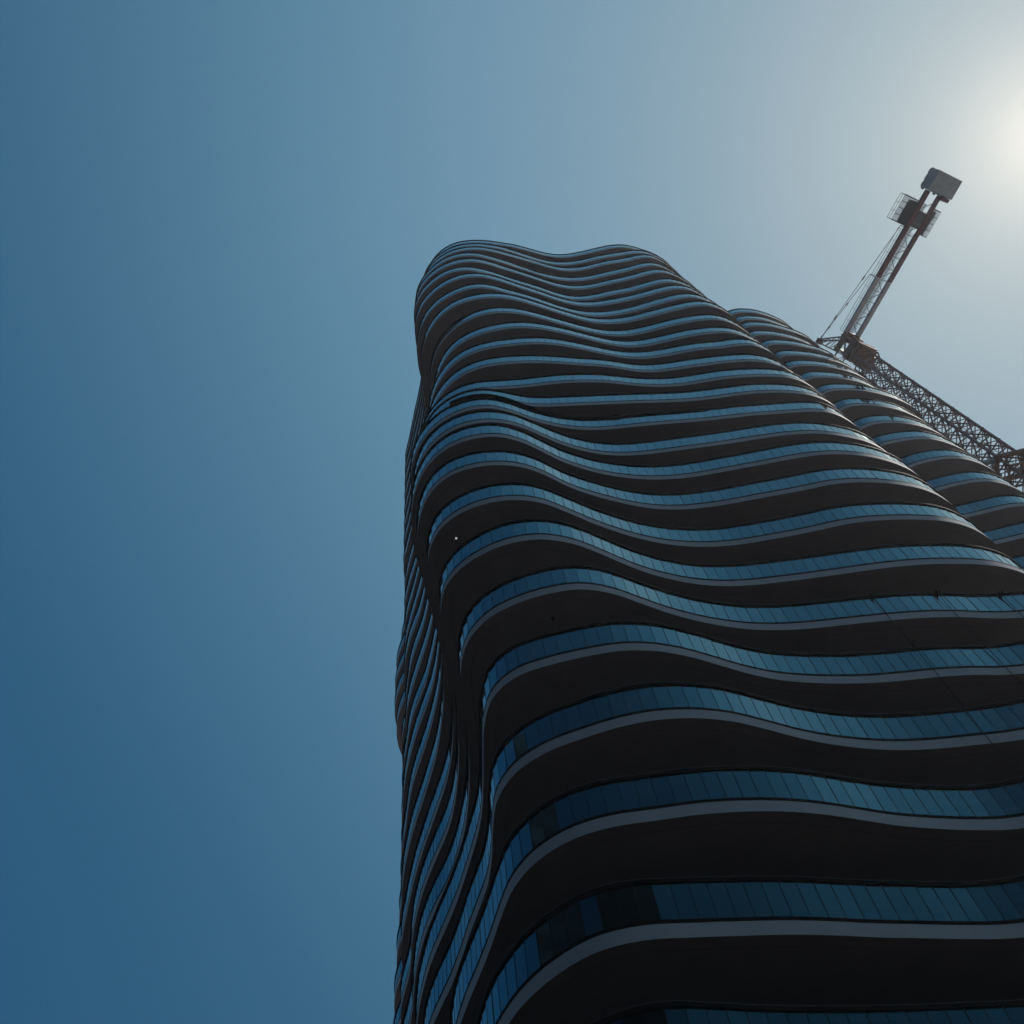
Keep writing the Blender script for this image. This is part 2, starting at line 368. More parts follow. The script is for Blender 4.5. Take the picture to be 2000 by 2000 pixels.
'-400,6250 -501,6248 -602,6238 -705,6221 -810,6199 -916,6174 -1023,6143 -1127,6107 -1224,6061 -1310,6001 -1381,5925 -1432,5834 -1463,5732 -1474,5624 -1467,5517 -1443,5413 -1405,5315 -1356,5223 -1298,5136 -1236,5051 -1171,4968 -1107,4883 -1048,4795 -997,4703 -956,4605 -929,4503 -918,4398 -921,4292 -938,4188 -962,4085 -982,3981 -985,3877 -963,3776 -921,3679 -874,3583 -832,3486 -790,3390 -746,3295 -701,3200 -659,3104 -619,3007 -581,2909 -547,2809 -517,2709 -491,2606 -472,2503 -460,2399 -458,2294 -460,2189 -460,2082 -445,1978 -408,1880 -345,1796 -262,1732 -167,1686 -66,1660 39,1656 142,1676 239,1717 331,1768 421,1821 513,1873 603,1926 694,1979 788,2026 888,2061 991,2080 1095,2087 1200,2090 1305,2088 1410,2082 1515,2076 1620,2080 1720,2110 1806,2170 1882,2244 1946,2327 1983,2422 1997,2527 2003,2633 2014,2735 2044,2832 2103,2929 2188,3024 2281,3081 2351,3060 2404,2976 2476,2916 2578,2918 2683,2944 2783,2976 2879,3017 2973,3065 3060,3123 3134,3193 3194,3276 3241,3370 3279,3473 3312,3579 3342,3688 3369,3795 3387,3899 3388,4002 3366,4103 3324,4201 3265,4294 3197,4380 3123,4460 3047,4534 2970,4603 2891,4667 2812,4729 2730,4789 2647,4849 2562,4907 2475,4966 2385,5024 2295,5082 2203,5139 2109,5194 2016,5249 1921,5302 1827,5354 1732,5404 1637,5453 1543,5500 1449,5545 1355,5590 1261,5633 1168,5675 1075,5717 982,5758 889,5799 795,5840 701,5882 605,5924 509,5967 411,6010 312,6053 212,6095 110,6135 8,6172 -95,6203 -197,6227 -299,6243',
'-400,6250 -500,6248 -601,6239 -704,6222 -809,6201 -915,6174 -1023,6143 -1127,6105 -1224,6057 -1307,5994 -1373,5915 -1418,5821 -1443,5717 -1450,5608 -1441,5501 -1417,5398 -1382,5300 -1335,5207 -1280,5119 -1218,5033 -1155,4947 -1093,4861 -1035,4772 -986,4679 -948,4580 -925,4477 -917,4372 -924,4267 -944,4163 -968,4060 -985,3956 -982,3852 -954,3752 -909,3656 -863,3560 -822,3463 -780,3367 -735,3272 -691,3177 -649,3081 -610,2983 -573,2885 -539,2785 -510,2684 -485,2582 -467,2478 -460,2374 -463,2268 -463,2163 -449,2059 -419,1959 -370,1866 -300,1788 -213,1730 -114,1693 -11,1673 94,1675 194,1705 287,1752 381,1799 473,1848 564,1901 654,1955 747,2004 844,2045 945,2073 1049,2087 1154,2092 1258,2088 1363,2079 1468,2072 1573,2069 1676,2085 1771,2130 1855,2197 1923,2278 1969,2371 1991,2474 1999,2580 2007,2684 2026,2783 2069,2879 2142,2977 2233,3059 2319,3083 2383,3026 2444,2944 2534,2913 2640,2930 2742,2960 2840,2997 2934,3043 3021,3100 3097,3169 3161,3250 3213,3342 3258,3441 3296,3547 3331,3654 3361,3761 3383,3866 3390,3970 3375,4071 3339,4170 3285,4264 3220,4353 3148,4435 3072,4511 2995,4581 2917,4647 2838,4710 2757,4770 2674,4830 2589,4889 2502,4947 2414,5005 2324,5063 2232,5120 2140,5176 2046,5231 1952,5285 1858,5337 1763,5388 1668,5437 1574,5484 1479,5530 1385,5575 1292,5618 1198,5661 1105,5703 1012,5744 919,5786 826,5827 732,5869 637,5911 541,5953 444,5996 345,6039 245,6082 144,6122 41,6160 -61,6193 -164,6219 -266,6238 -366,6249',
'-400,6250 -499,6250 -599,6241 -701,6226 -807,6204 -915,6176 -1024,6142 -1129,6099 -1222,6044 -1297,5974 -1349,5887 -1378,5787 -1389,5678 -1389,5569 -1379,5462 -1360,5359 -1330,5261 -1289,5166 -1237,5075 -1179,4985 -1118,4897 -1059,4808 -1006,4716 -963,4620 -932,4519 -917,4414 -919,4308 -936,4204 -960,4100 -980,3996 -979,3892 -951,3791 -910,3694 -864,3599 -817,3505 -775,3409 -736,3311 -696,3214 -655,3117 -613,3020 -573,2923 -536,2824 -503,2724 -478,2622 -463,2519 -456,2414 -450,2308 -440,2203 -424,2099 -400,1997 -359,1900 -295,1816 -215,1748 -121,1702 -18,1680 87,1678 192,1692 292,1723 388,1767 480,1817 571,1870 663,1922 756,1972 852,2015 952,2046 1056,2062 1161,2066 1266,2061 1371,2056 1476,2053 1582,2053 1685,2069 1780,2114 1860,2184 1923,2268 1966,2364 1989,2467 1999,2573 2006,2678 2025,2777 2066,2873 2136,2971 2226,3054 2315,3084 2385,3035 2453,2955 2543,2919 2650,2930 2754,2955 2852,2989 2948,3032 3041,3082 3130,3140 3208,3207 3266,3289 3303,3385 3324,3492 3338,3603 3354,3715 3373,3824 3387,3928 3385,4030 3359,4130 3310,4226 3247,4318 3175,4404 3099,4482 3023,4555 2946,4622 2869,4685 2790,4746 2709,4806 2626,4865 2540,4924 2452,4982 2362,5040 2270,5098 2176,5155 2081,5211 1986,5265 1891,5318 1795,5369 1700,5419 1605,5467 1510,5513 1416,5558 1323,5602 1230,5645 1138,5688 1045,5729 953,5771 861,5813 767,5855 673,5897 577,5940 480,5983 381,6025 281,6068 178,6108 75,6147 -28,6181 -131,6210 -233,6232 -334,6245',
'-400,6250 -499,6250 -598,6242 -700,6227 -805,6205 -914,6177 -1023,6142 -1127,6098 -1219,6042 -1292,5970 -1340,5882 -1366,5781 -1375,5672 -1374,5563 -1365,5456 -1348,5354 -1320,5255 -1280,5160 -1230,5068 -1172,4978 -1112,4889 -1054,4799 -1002,4708 -960,4612 -930,4511 -917,4406 -920,4300 -937,4196 -962,4093 -981,3989 -978,3885 -948,3785 -906,3689 -859,3594 -808,3502 -760,3410 -722,3312 -690,3212 -653,3114 -613,3017 -574,2920 -536,2821 -503,2722 -475,2620 -452,2518 -432,2415 -413,2312 -393,2209 -369,2106 -338,2006 -292,1912 -224,1832 -138,1771 -41,1733 63,1714 168,1715 270,1737 369,1773 463,1819 556,1868 649,1917 743,1965 838,2009 937,2043 1040,2064 1144,2068 1249,2064 1354,2060 1459,2060 1564,2066 1668,2085 1762,2128 1844,2195 1915,2274 1965,2364 1991,2465 1999,2571 2006,2676 2024,2776 2065,2872 2133,2968 2222,3050 2312,3084 2389,3044 2465,2971 2558,2934 2663,2943 2766,2971 2864,3007 2958,3054 3046,3112 3128,3177 3197,3252 3250,3339 3287,3437 3315,3544 3339,3653 3362,3762 3382,3868 3389,3971 3376,4072 3340,4171 3285,4265 3218,4354 3145,4437 3069,4512 2993,4582 2915,4648 2837,4710 2757,4771 2675,4830 2591,4889 2504,4947 2415,5006 2325,5063 2233,5121 2139,5177 2045,5232 1950,5285 1855,5337 1760,5388 1665,5436 1570,5484 1476,5529 1382,5574 1289,5618 1196,5660 1104,5703 1012,5745 920,5786 827,5828 734,5870 639,5913 543,5955 446,5998 346,6041 245,6082 143,6122 40,6159 -64,6191 -166,6217 -267,6237 -367,6248',
'-400,6250 -499,6250 -598,6242 -700,6227 -806,6205 -914,6177 -1023,6142 -1128,6098 -1220,6041 -1292,5969 -1341,5881 -1366,5780 -1375,5671 -1374,5562 -1365,5455 -1347,5352 -1319,5254 -1279,5159 -1229,5067 -1171,4976 -1111,4887 -1054,4798 -1002,4706 -959,4610 -930,4509 -916,4404 -920,4298 -939,4194 -963,4091 -977,3987 -970,3882 -944,3779 -904,3682 -856,3589 -809,3495 -764,3400 -717,3306 -674,3210 -638,3111 -605,3011 -571,2912 -536,2813 -502,2713 -473,2613 -448,2513 -425,2411 -404,2309 -381,2205 -352,2102 -313,2002 -259,1910 -186,1834 -95,1783 6,1755 111,1746 216,1749 319,1765 420,1795 517,1834 613,1878 707,1924 801,1971 897,2013 998,2044 1102,2057 1207,2058 1312,2055 1417,2056 1522,2064 1626,2080 1724,2115 1814,2173 1893,2245 1952,2330 1985,2428 1997,2534 2002,2641 2016,2743 2049,2840 2107,2935 2187,3022 2279,3077 2369,3070 2455,3016 2550,2970 2654,2964 2759,2983 2859,3014 2955,3056 3045,3111 3127,3177 3195,3254 3247,3343 3285,3441 3313,3545 3337,3652 3361,3759 3381,3864 3389,3968 3377,4069 3341,4168 3287,4263 3220,4352 3147,4434 3072,4510 2995,4580 2917,4646 2839,4709 2759,4770 2677,4829 2592,4888 2506,4947 2417,5005 2327,5063 2234,5120 2141,5176 2047,5231 1952,5284 1857,5336 1761,5386 1666,5435 1571,5483 1477,5528 1383,5573 1290,5617 1197,5660 1105,5702 1013,5744 921,5786 828,5828 735,5870 640,5912 544,5955 446,5998 347,6040 246,6082 143,6122 40,6158 -63,6191 -166,6217 -267,6237 -367,6248',
'-400,6250 -499,6250 -598,6242 -701,6227 -806,6205 -914,6177 -1024,6142 -1128,6098 -1220,6041 -1293,5969 -1341,5881 -1366,5779 -1375,5670 -1374,5561 -1365,5454 -1347,5351 -1319,5253 -1279,5158 -1228,5065 -1171,4975 -1111,4886 -1053,4797 -1001,4705 -959,4609 -929,4507 -915,4402 -920,4296 -939,4192 -963,4089 -976,3985 -969,3881 -944,3778 -906,3679 -859,3585 -812,3491 -764,3398 -717,3304 -673,3208 -636,3110 -601,3011 -567,2911 -533,2811 -501,2711 -474,2610 -454,2507 -439,2402 -425,2296 -408,2191 -381,2088 -339,1992 -279,1907 -201,1836 -108,1787 -6,1764 100,1760 204,1768 309,1781 412,1803 512,1835 609,1875 705,1918 801,1961 899,2000 1000,2027 1105,2040 1210,2044 1315,2046 1419,2054 1520,2068 1624,2075 1726,2098 1814,2155 1888,2231 1946,2319 1981,2417 1996,2521 2002,2627 2014,2730 2044,2828 2099,2924 2177,3013 2268,3072 2359,3071 2446,3021 2540,2980 2644,2975 2750,2983 2853,3003 2950,3044 3040,3099 3121,3164 3186,3241 3237,3331 3275,3431 3306,3538 3334,3647 3360,3755 3381,3861 3390,3965 3377,4066 3342,4165 3288,4260 3222,4350 3150,4432 3074,4508 2997,4579 2919,4645 2841,4707 2760,4768 2678,4828 2593,4887 2507,4945 2418,5004 2328,5061 2236,5119 2143,5175 2049,5230 1954,5283 1859,5336 1763,5386 1668,5435 1573,5482 1479,5528 1385,5573 1292,5617 1199,5659 1106,5702 1014,5744 921,5786 829,5828 735,5870 641,5912 545,5955 447,5998 347,6040 246,6082 144,6122 40,6158 -63,6191 -166,6217 -267,6237 -367,6248',
'-400,6250 -499,6250 -598,6242 -701,6227 -806,6205 -915,6177 -1024,6142 -1128,6098 -1220,6041 -1293,5969 -1341,5881 -1367,5779 -1375,5671 -1374,5561 -1365,5454 -1347,5351 -1319,5253 -1279,5158 -1228,5066 -1171,4975 -1111,4886 -1053,4797 -1001,4705 -959,4609 -929,4507 -916,4402 -920,4296 -939,4192 -963,4089 -976,3986 -970,3881 -947,3777 -914,3676 -874,3579 -826,3485 -770,3397 -721,3305 -678,3208 -637,3111 -599,3013 -564,2914 -531,2814 -501,2713 -475,2611 -457,2506 -445,2399 -435,2291 -420,2183 -394,2080 -351,1984 -288,1901 -207,1834 -112,1789 -9,1769 96,1770 200,1783 304,1802 406,1827 507,1856 608,1886 709,1915 808,1950 906,1989 1007,2015 1112,2027 1217,2034 1322,2042 1426,2051 1531,2064 1634,2085 1732,2121 1820,2179 1896,2253 1954,2339 1986,2438 1998,2543 2003,2650 2019,2753 2054,2850 2113,2942 2193,3022 2285,3074 2384,3081 2483,3050 2584,3015 2688,3002 2794,3005 2897,3024 2994,3065 3082,3123 3161,3192 3224,3272 3269,3364 3300,3465 3324,3573 3346,3682 3368,3790 3385,3896 3388,3998 3369,4099 3327,4197 3268,4290 3198,4377 3124,4458 3048,4532 2971,4601 2893,4666 2815,4727 2734,4788 2651,4847 2566,4906 2479,4964 2390,5023 2298,5080 2206,5137 2112,5193 2017,5248 1922,5301 1826,5352 1731,5402 1636,5451 1541,5498 1447,5543 1353,5587 1260,5631 1168,5674 1075,5716 983,5758 891,5799 798,5841 704,5884 609,5926 513,5969 414,6012 314,6054 212,6095 109,6134 6,6170 -97,6200 -200,6225 -300,6241',
'-400,6250 -499,6250 -599,6242 -701,6227 -806,6205 -915,6177 -1024,6142 -1128,6098 -1221,6041 -1293,5969 -1342,5881 -1368,5780 -1377,5671 -1376,5561 -1367,5455 -1349,5352 -1320,5254 -1280,5159 -1229,5066 -1171,4976 -1111,4887 -1054,4798 -1002,4706 -959,4609 -929,4508 -915,4403 -919,4297 -940,4193 -964,4090 -975,3986 -964,3882 -936,3779 -902,3679 -867,3579 -826,3483 -777,3390 -724,3299 -676,3205 -635,3108 -597,3010 -562,2911 -529,2811 -499,2710 -476,2607 -464,2501 -461,2391 -462,2280 -457,2169 -437,2065 -395,1970 -329,1891 -242,1832 -143,1798 -38,1792 66,1807 170,1823 274,1835 379,1845 483,1860 586,1881 688,1907 788,1940 888,1972 990,1997 1094,2014 1199,2022 1304,2026 1409,2036 1513,2052 1616,2073 1717,2103 1808,2153 1885,2226 1944,2314 1980,2412 1995,2516 2001,2623 2013,2727 2043,2826 2096,2920 2170,3002 2260,3061 2359,3085 2462,3073 2566,3050 2670,3038 2776,3035 2880,3043 2981,3073 3074,3124 3155,3189 3218,3270 3263,3363 3295,3465 3321,3572 3344,3681 3367,3789 3385,3894 3388,3997 3369,4098 3327,4196 3268,4289 3199,4376 3125,4457 3049,4531 2972,4600 2894,4665 2815,4727 2735,4787 2652,4846 2567,4905 2480,4964 2390,5022 2299,5080 2206,5137 2112,5193 2018,5247 1923,5300 1827,5352 1732,5402 1637,5450 1542,5497 1448,5543 1354,5587 1261,5631 1168,5673 1076,5716 984,5757 891,5799 798,5841 704,5884 609,5926 513,5969 414,6012 314,6054 212,6095 109,6134 6,6170 -97,6200 -200,6225 -300,6241',
'-400,6250 -499,6250 -599,6241 -701,6226 -807,6204 -915,6176 -1024,6142 -1129,6098 -1222,6043 -1296,5972 -1346,5885 -1374,5784 -1385,5675 -1384,5566 -1374,5459 -1356,5356 -1326,5258 -1285,5163 -1233,5071 -1175,4981 -1115,4893 -1057,4803 -1005,4712 -962,4616 -930,4515 -915,4410 -918,4304 -938,4199 -963,4096 -974,3993 -964,3889 -938,3785 -908,3684 -873,3584 -830,3489 -781,3395 -731,3303 -681,3210 -634,3116 -593,3019 -558,2920 -527,2819 -498,2718 -476,2615 -464,2511 -460,2404 -461,2294 -459,2184 -448,2075 -421,1971 -373,1877 -302,1799 -210,1748 -107,1727 -3,1738 95,1776 190,1820 291,1849 395,1868 498,1887 602,1905 705,1924 809,1943 912,1963 1016,1982 1120,1997 1225,2007 1330,2015 1434,2026 1538,2045 1640,2071 1738,2108 1826,2165 1898,2242 1952,2332 1984,2432 1996,2537 2003,2643 2017,2747 2051,2846 2109,2937 2186,3013 2278,3066 2379,3088 2484,3085 2590,3078 2695,3078 2800,3073 2905,3073 3009,3094 3102,3142 3176,3216 3232,3306 3271,3404 3301,3508 3327,3612 3351,3717 3374,3822 3388,3927 3384,4030 3357,4130 3310,4227 3247,4318 3176,4403 3101,4481 3025,4553 2947,4621 2869,4685 2789,4747 2708,4807 2624,4867 2538,4925 2450,4984 2360,5042 2269,5099 2176,5155 2082,5211 1987,5265 1892,5317 1796,5368 1701,5417 1606,5465 1511,5512 1417,5557 1324,5601 1231,5645 1138,5687 1045,5729 953,5771 860,5813 767,5855 673,5897 577,5940 480,5983 381,6026 281,6068 178,6108 75,6147 -28,6181 -131,6209 -233,6231 -334,6245',
'-400,6250 -499,6249 -599,6241 -702,6225 -807,6203 -915,6176 -1023,6143 -1128,6101 -1222,6047 -1299,5979 -1354,5894 -1387,5796 -1401,5688 -1402,5579 -1393,5472 -1373,5369 -1341,5271 -1299,5177 -1246,5086 -1188,4997 -1127,4910 -1067,4821 -1014,4730 -969,4635 -936,4535 -917,4431 -917,4325 -933,4220 -957,4117 -975,4014 -973,3909 -951,3806 -917,3707 -880,3608 -843,3510 -798,3415 -744,3324 -689,3235 -644,3140 -602,3044 -561,2947 -526,2848 -497,2747 -479,2643 -471,2536 -474,2424 -482,2309 -489,2194 -489,2081 -474,1974 -439,1876 -381,1791 -301,1725 -206,1682 -102,1665 2,1678 96,1722 184,1779 276,1830 372,1872 473,1903 576,1922 680,1934 785,1947 889,1961 993,1976 1097,1989 1202,2000 1306,2011 1410,2026 1514,2042 1618,2058 1718,2088 1804,2147 1877,2224 1938,2310 1978,2405 1995,2508 2001,2614 2012,2719 2040,2820 2091,2913 2163,2993 2252,3053 2351,3085 2455,3094 2561,3093 2666,3093 2771,3090 2876,3088 2981,3097 3080,3128 3160,3194 3219,3283 3262,3382 3293,3485 3320,3588 3345,3691 3369,3795 3386,3899 3388,4002 3367,4104 3324,4202 3265,4294 3196,4380 3122,4460 3046,4533 2969,4602 2891,4667 2812,4730 2731,4790 2648,4850 2563,4909 2476,4968 2386,5025 2295,5083 2203,5139 2109,5195 2015,5249 1920,5301 1825,5353 1730,5403 1635,5451 1540,5498 1446,5543 1353,5588 1260,5631 1167,5674 1074,5716 982,5758 889,5800 796,5842 702,5884 607,5926 511,5969 413,6012 313,6054 212,6095 109,6135 6,6170 -97,6201 -199,6225 -300,6242',
'-400,6250 -500,6249 -600,6240 -702,6224 -807,6202 -914,6176 -1022,6143 -1127,6102 -1222,6050 -1301,5984 -1360,5901 -1397,5804 -1414,5698 -1417,5588 -1407,5481 -1386,5378 -1354,5281 -1310,5187 -1256,5097 -1197,5009 -1135,4922 -1076,4834 -1021,4744 -975,4650 -940,4550 -919,4446 -916,4340 -930,4235 -954,4132 -973,4029 -974,3925 -956,3821 -928,3720 -894,3620 -856,3522 -813,3427 -767,3332 -717,3240 -665,3149 -616,3056 -574,2959 -539,2860 -507,2760 -482,2659 -467,2556 -460,2452 -461,2348 -465,2241 -468,2133 -463,2023 -445,1916 -409,1814 -350,1726 -269,1662 -170,1626 -65,1621 37,1644 130,1691 215,1754 299,1816 390,1869 486,1911 587,1940 690,1957 795,1967 900,1976 1004,1985 1109,1993 1214,1999 1318,2006 1422,2017 1526,2036 1628,2069 1715,2107 1779,2141 1851,2196 1922,2277 1971,2374 1993,2478 1999,2584 2007,2689 2029,2791 2074,2886 2140,2971 2224,3037 2321,3079 2424,3095 2529,3095 2635,3093 2739,3091 2844,3087 2950,3092 3051,3115 3138,3170 3204,3250 3252,3345 3286,3447 3313,3552 3338,3658 3362,3763 3382,3867 3389,3971 3376,4073 3339,4172 3285,4266 3218,4354 3145,4436 3070,4511 2993,4582 2915,4648 2837,4710 2757,4771 2674,4831 2590,4890 2503,4949 2415,5007 2324,5064 2232,5121 2139,5177 2045,5232 1950,5285 1855,5337 1760,5387 1666,5436 1571,5484 1477,5530 1383,5574 1290,5618 1197,5661 1104,5703 1012,5745 919,5786 826,5828 733,5870 638,5912 542,5954 445,5997 346,6040 245,6082 143,6122 40,6159 -62,6192 -165,6219 -266,6238 -367,6248',
'-400,6250 -500,6249 -600,6240 -703,6224 -808,6202 -915,6175 -1023,6143 -1128,6102 -1223,6051 -1303,5985 -1362,5903 -1400,5806 -1419,5699 -1422,5590 -1412,5483 -1390,5380 -1357,5282 -1312,5189 -1259,5099 -1199,5011 -1137,4924 -1077,4837 -1022,4746 -976,4652 -940,4552 -919,4448 -916,4343 -929,4238 -953,4134 -973,4031 -975,3927 -955,3824 -922,3723 -886,3624 -852,3525 -814,3427 -770,3332 -721,3239 -671,3146 -625,3052 -582,2956 -543,2858 -509,2759 -483,2657 -467,2553 -462,2447 -464,2338 -469,2227 -473,2114 -469,2002 -451,1892 -416,1788 -361,1696 -285,1624 -190,1580 -86,1569 18,1587 110,1635 192,1701 273,1768 362,1825 455,1873 553,1912 653,1942 757,1962 861,1973 966,1977 1071,1980 1176,1983 1281,1985 1386,1991 1490,2006 1591,2034 1689,2073 1781,2124 1864,2188 1928,2271 1969,2368 1990,2472 1998,2578 2007,2683 2028,2786 2071,2882 2136,2967 2219,3034 2316,3077 2419,3094 2524,3095 2630,3093 2734,3091 2839,3088 2945,3092 3047,3114 3134,3167 3202,3247 3250,3341 3285,3443 3312,3548 3337,3654 3361,3759 3381,3863 3389,3967 3377,4069 3341,4168 3287,4263 3220,4351 3148,4433 3072,4509 2995,4580 2918,4646 2839,4709 2759,4770 2677,4829 2592,4888 2506,4947 2417,5005 2327,5063 2234,5120 2141,5176 2047,5231 1952,5284 1857,5336 1762,5386 1667,5435 1573,5483 1478,5529 1385,5574 1291,5617 1198,5660 1106,5702 1013,5744 920,5786 827,5827 734,5869 639,5911 543,5954 445,5997 346,6040 246,6082 144,6122 41,6159 -62,6192 -164,6219 -266,6238 -367,6248',
'-400,6250 -500,6249 -600,6240 -703,6224 -808,6202 -915,6175 -1023,6143 -1128,6102 -1223,6051 -1303,5985 -1363,5903 -1401,5806 -1419,5699 -1423,5590 -1413,5483 -1391,5380 -1357,5282 -1313,5188 -1259,5099 -1199,5011 -1137,4924 -1077,4837 -1022,4746 -976,4652 -940,4552 -919,4448 -916,4342 -930,4237 -954,4134 -973,4031 -974,3926 -957,3822 -927,3721 -892,3621 -853,3524 -811,3427 -765,3333 -716,3240 -670,3148 -625,3058 -583,2966 -546,2869 -513,2770 -484,2669 -462,2567 -444,2466 -434,2365 -431,2263 -433,2159 -434,2052 -429,1942 -411,1833 -374,1729 -314,1642 -227,1585 -124,1567 -19,1577 81,1611 168,1668 247,1736 334,1795 426,1847 520,1894 618,1931 721,1956 825,1969 930,1976 1035,1978 1140,1982 1245,1984 1350,1985 1454,1998 1556,2023 1656,2057 1752,2101 1837,2162 1907,2240 1957,2332 1985,2433 1996,2539 2003,2645 2018,2749 2052,2848 2110,2938 2187,3013 2280,3065 2381,3091 2486,3096 2592,3094 2697,3092 2802,3089 2907,3089 3011,3103 3105,3144 3180,3216 3235,3306 3274,3406 3303,3511 3328,3616 3352,3721 3375,3826 3389,3931 3384,4033 3356,4134 3308,4230 3245,4321 3174,4405 3099,4483 3022,4555 2945,4623 2867,4687 2787,4748 2706,4809 2622,4868 2536,4927 2448,4985 2358,5043 2267,5100 2174,5157 2080,5212 1985,5266 1890,5318 1795,5369 1700,5419 1605,5467 1511,5513 1417,5559 1323,5603 1230,5646 1137,5688 1044,5730 952,5772 859,5813 765,5855 671,5897 575,5940 478,5982 380,6025 280,6068 178,6109 75,6147 -28,6182 -130,6211 -232,6232 -333,6246',
'-400,6250 -500,6249 -600,6240 -702,6224 -807,6202 -915,6175 -1022,6143 -1127,6103 -1222,6052 -1302,5986 -1362,5904 -1400,5807 -1419,5701 -1423,5592 -1413,5485 -1392,5382 -1358,5284 -1314,5191 -1260,5101 -1201,5013 -1139,4927 -1079,4839 -1024,4749 -977,4655 -941,4555 -920,4452 -915,4346 -929,4241 -952,4138 -972,4035 -975,3931 -957,3827 -926,3726 -888,3628 -849,3531 -809,3434 -766,3338 -720,3243 -671,3150 -622,3057 -573,2965 -526,2872 -486,2775 -454,2675 -430,2573 -414,2471 -401,2369 -390,2268 -382,2165 -377,2060 -375,1951 -368,1842 -343,1738 -284,1654 -192,1604 -88,1586 17,1595 115,1630 201,1689 284,1753 370,1813 460,1868 554,1915 652,1951 754,1977 858,1992 963,1998 1068,2002 1173,2003 1278,2002 1382,2010 1486,2028 1588,2052 1688,2083 1782,2130 1863,2196 1928,2279 1970,2375 1991,2478 1999,2584 2007,2689 2030,2791 2074,2887 2140,2971 2224,3037 2321,3079 2424,3095 2529,3095 2635,3093 2739,3091 2844,3087 2950,3092 3051,3116 3138,3170 3204,3250 3252,3345 3286,3447 3313,3552 3338,3658 3362,3763 3382,3867 3389,3971 3376,4073 3339,4172 3285,4266 3218,4354 3145,4436 3070,4512 2993,4582 2915,4648 2837,4710 2757,4771 2674,4831 2590,4890 2503,4949 2415,5007 2324,5064 2232,5121 2139,5177 2045,5232 1950,5285 1855,5337 1760,5387 1666,5436 1571,5484 1477,5530 1383,5574 1290,5618 1197,5661 1104,5703 1012,5745 919,5786 826,5828 733,5869 638,5912 542,5954 445,5997 346,6040 245,6082 143,6122 41,6159 -62,6192 -165,6219 -266,6238 -367,6248',
'-400,6250 -500,6249 -600,6240 -703,6224 -808,6202 -916,6175 -1024,6143 -1128,6102 -1224,6051 -1303,5985 -1363,5902 -1401,5805 -1420,5699 -1423,5590 -1413,5482 -1391,5379 -1357,5281 -1312,5188 -1259,5098 -1199,5010 -1137,4924 -1077,4836 -1022,4746 -975,4651 -940,4551 -919,4447 -916,4341 -929,4236 -953,4133 -974,4029 -976,3925 -954,3822 -914,3724 -871,3628 -837,3528 -809,3427 -775,3328 -735,3230 -690,3135 -640,3043 -586,2952 -532,2862 -487,2767 -451,2668 -420,2568 -396,2465 -378,2363 -361,2262 -348,2161 -341,2057 -337,1948 -328,1838 -295,1738 -222,1666 -125,1623 -22,1605 83,1616 180,1655 267,1714 349,1779 435,1841 526,1893 622,1936 723,1967 826,1986 931,1998 1035,2008 1140,2017 1245,2025 1350,2036 1454,2051 1557,2073 1658,2100 1757,2137 1847,2192 1919,2268 1967,2362 1990,2465 1998,2572 2006,2677 2026,2780 2068,2877 2132,2963 2214,3031 2310,3076 2413,3094 2519,3095 2624,3093 2729,3091 2834,3088 2940,3091 3042,3112 3131,3164 3199,3243 3248,3337 3283,3439 3311,3544 3335,3649 3360,3754 3381,3859 3389,3963 3378,4065 3343,4165 3289,4259 3223,4348 3150,4431 3075,4507 2998,4577 2920,4644 2842,4707 2761,4768 2679,4828 2595,4887 2508,4945 2419,5004 2329,5061 2237,5118 2143,5174 2049,5229 1954,5283 1859,5335 1764,5385 1669,5434 1574,5482 1480,5528 1386,5573 1293,5617 1200,5660 1107,5702 1014,5744 921,5785 828,5827 735,5869 640,5911 544,5954 446,5997 347,6039 246,6081 144,6122 41,6159 -62,6192 -164,6219 -266,6238 -367,6248',
'-400,6250 -500,6249 -601,6240 -703,6224 -808,6202 -916,6175 -1024,6143 -1128,6102 -1224,6051 -1304,5985 -1363,5902 -1401,5805 -1420,5699 -1423,5589 -1413,5482 -1391,5379 -1357,5281 -1312,5188 -1258,5098 -1198,5010 -1136,4923 -1076,4836 -1022,4745 -975,4650 -940,4551 -919,4446 -916,4341 -930,4236 -954,4132 -973,4029 -974,3924 -956,3821 -923,3720 -882,3623 -841,3526 -807,3427 -777,3326 -745,3225 -706,3127 -662,3032 -609,2941 -550,2854 -497,2763 -452,2668 -413,2570 -379,2471 -351,2369 -330,2266 -314,2163 -302,2060 -291,1954 -271,1849 -224,1756 -144,1690 -44,1657 61,1646 166,1655 263,1695 350,1754 436,1814 527,1868 621,1914 719,1952 821,1979 925,1997 1029,2010 1133,2023 1238,2038 1341,2057 1443,2082 1544,2112 1647,2135 1751,2151 1846,2188 1920,2262 1967,2359 1989,2464 1998,2571 2005,2676 2026,2778 2067,2875 2131,2962 2213,3031 2309,3075 2412,3094 2517,3095 2623,3093 2728,3091 2833,3088 2938,3091 3041,3112 3130,3163 3198,3242 3248,3336 3283,3438 3310,3542 3335,3648 3360,3753 3381,3858 3389,3962 3378,4064 3343,4164 3290,4259 3224,4347 3151,4430 3075,4506 2998,4577 2921,4643 2842,4706 2762,4767 2680,4827 2595,4886 2509,4945 2420,5003 2329,5061 2237,5118 2144,5174 2050,5229 1955,5283 1860,5335 1765,5385 1670,5434 1575,5482 1481,5528 1387,5573 1293,5617 1200,5659 1107,5702 1015,5743 922,5785 829,5827 735,5869 640,5911 544,5954 446,5996 347,6039 246,6081 144,6122 41,6159 -62,6192 -164,6219 -266,6238 -367,6248',
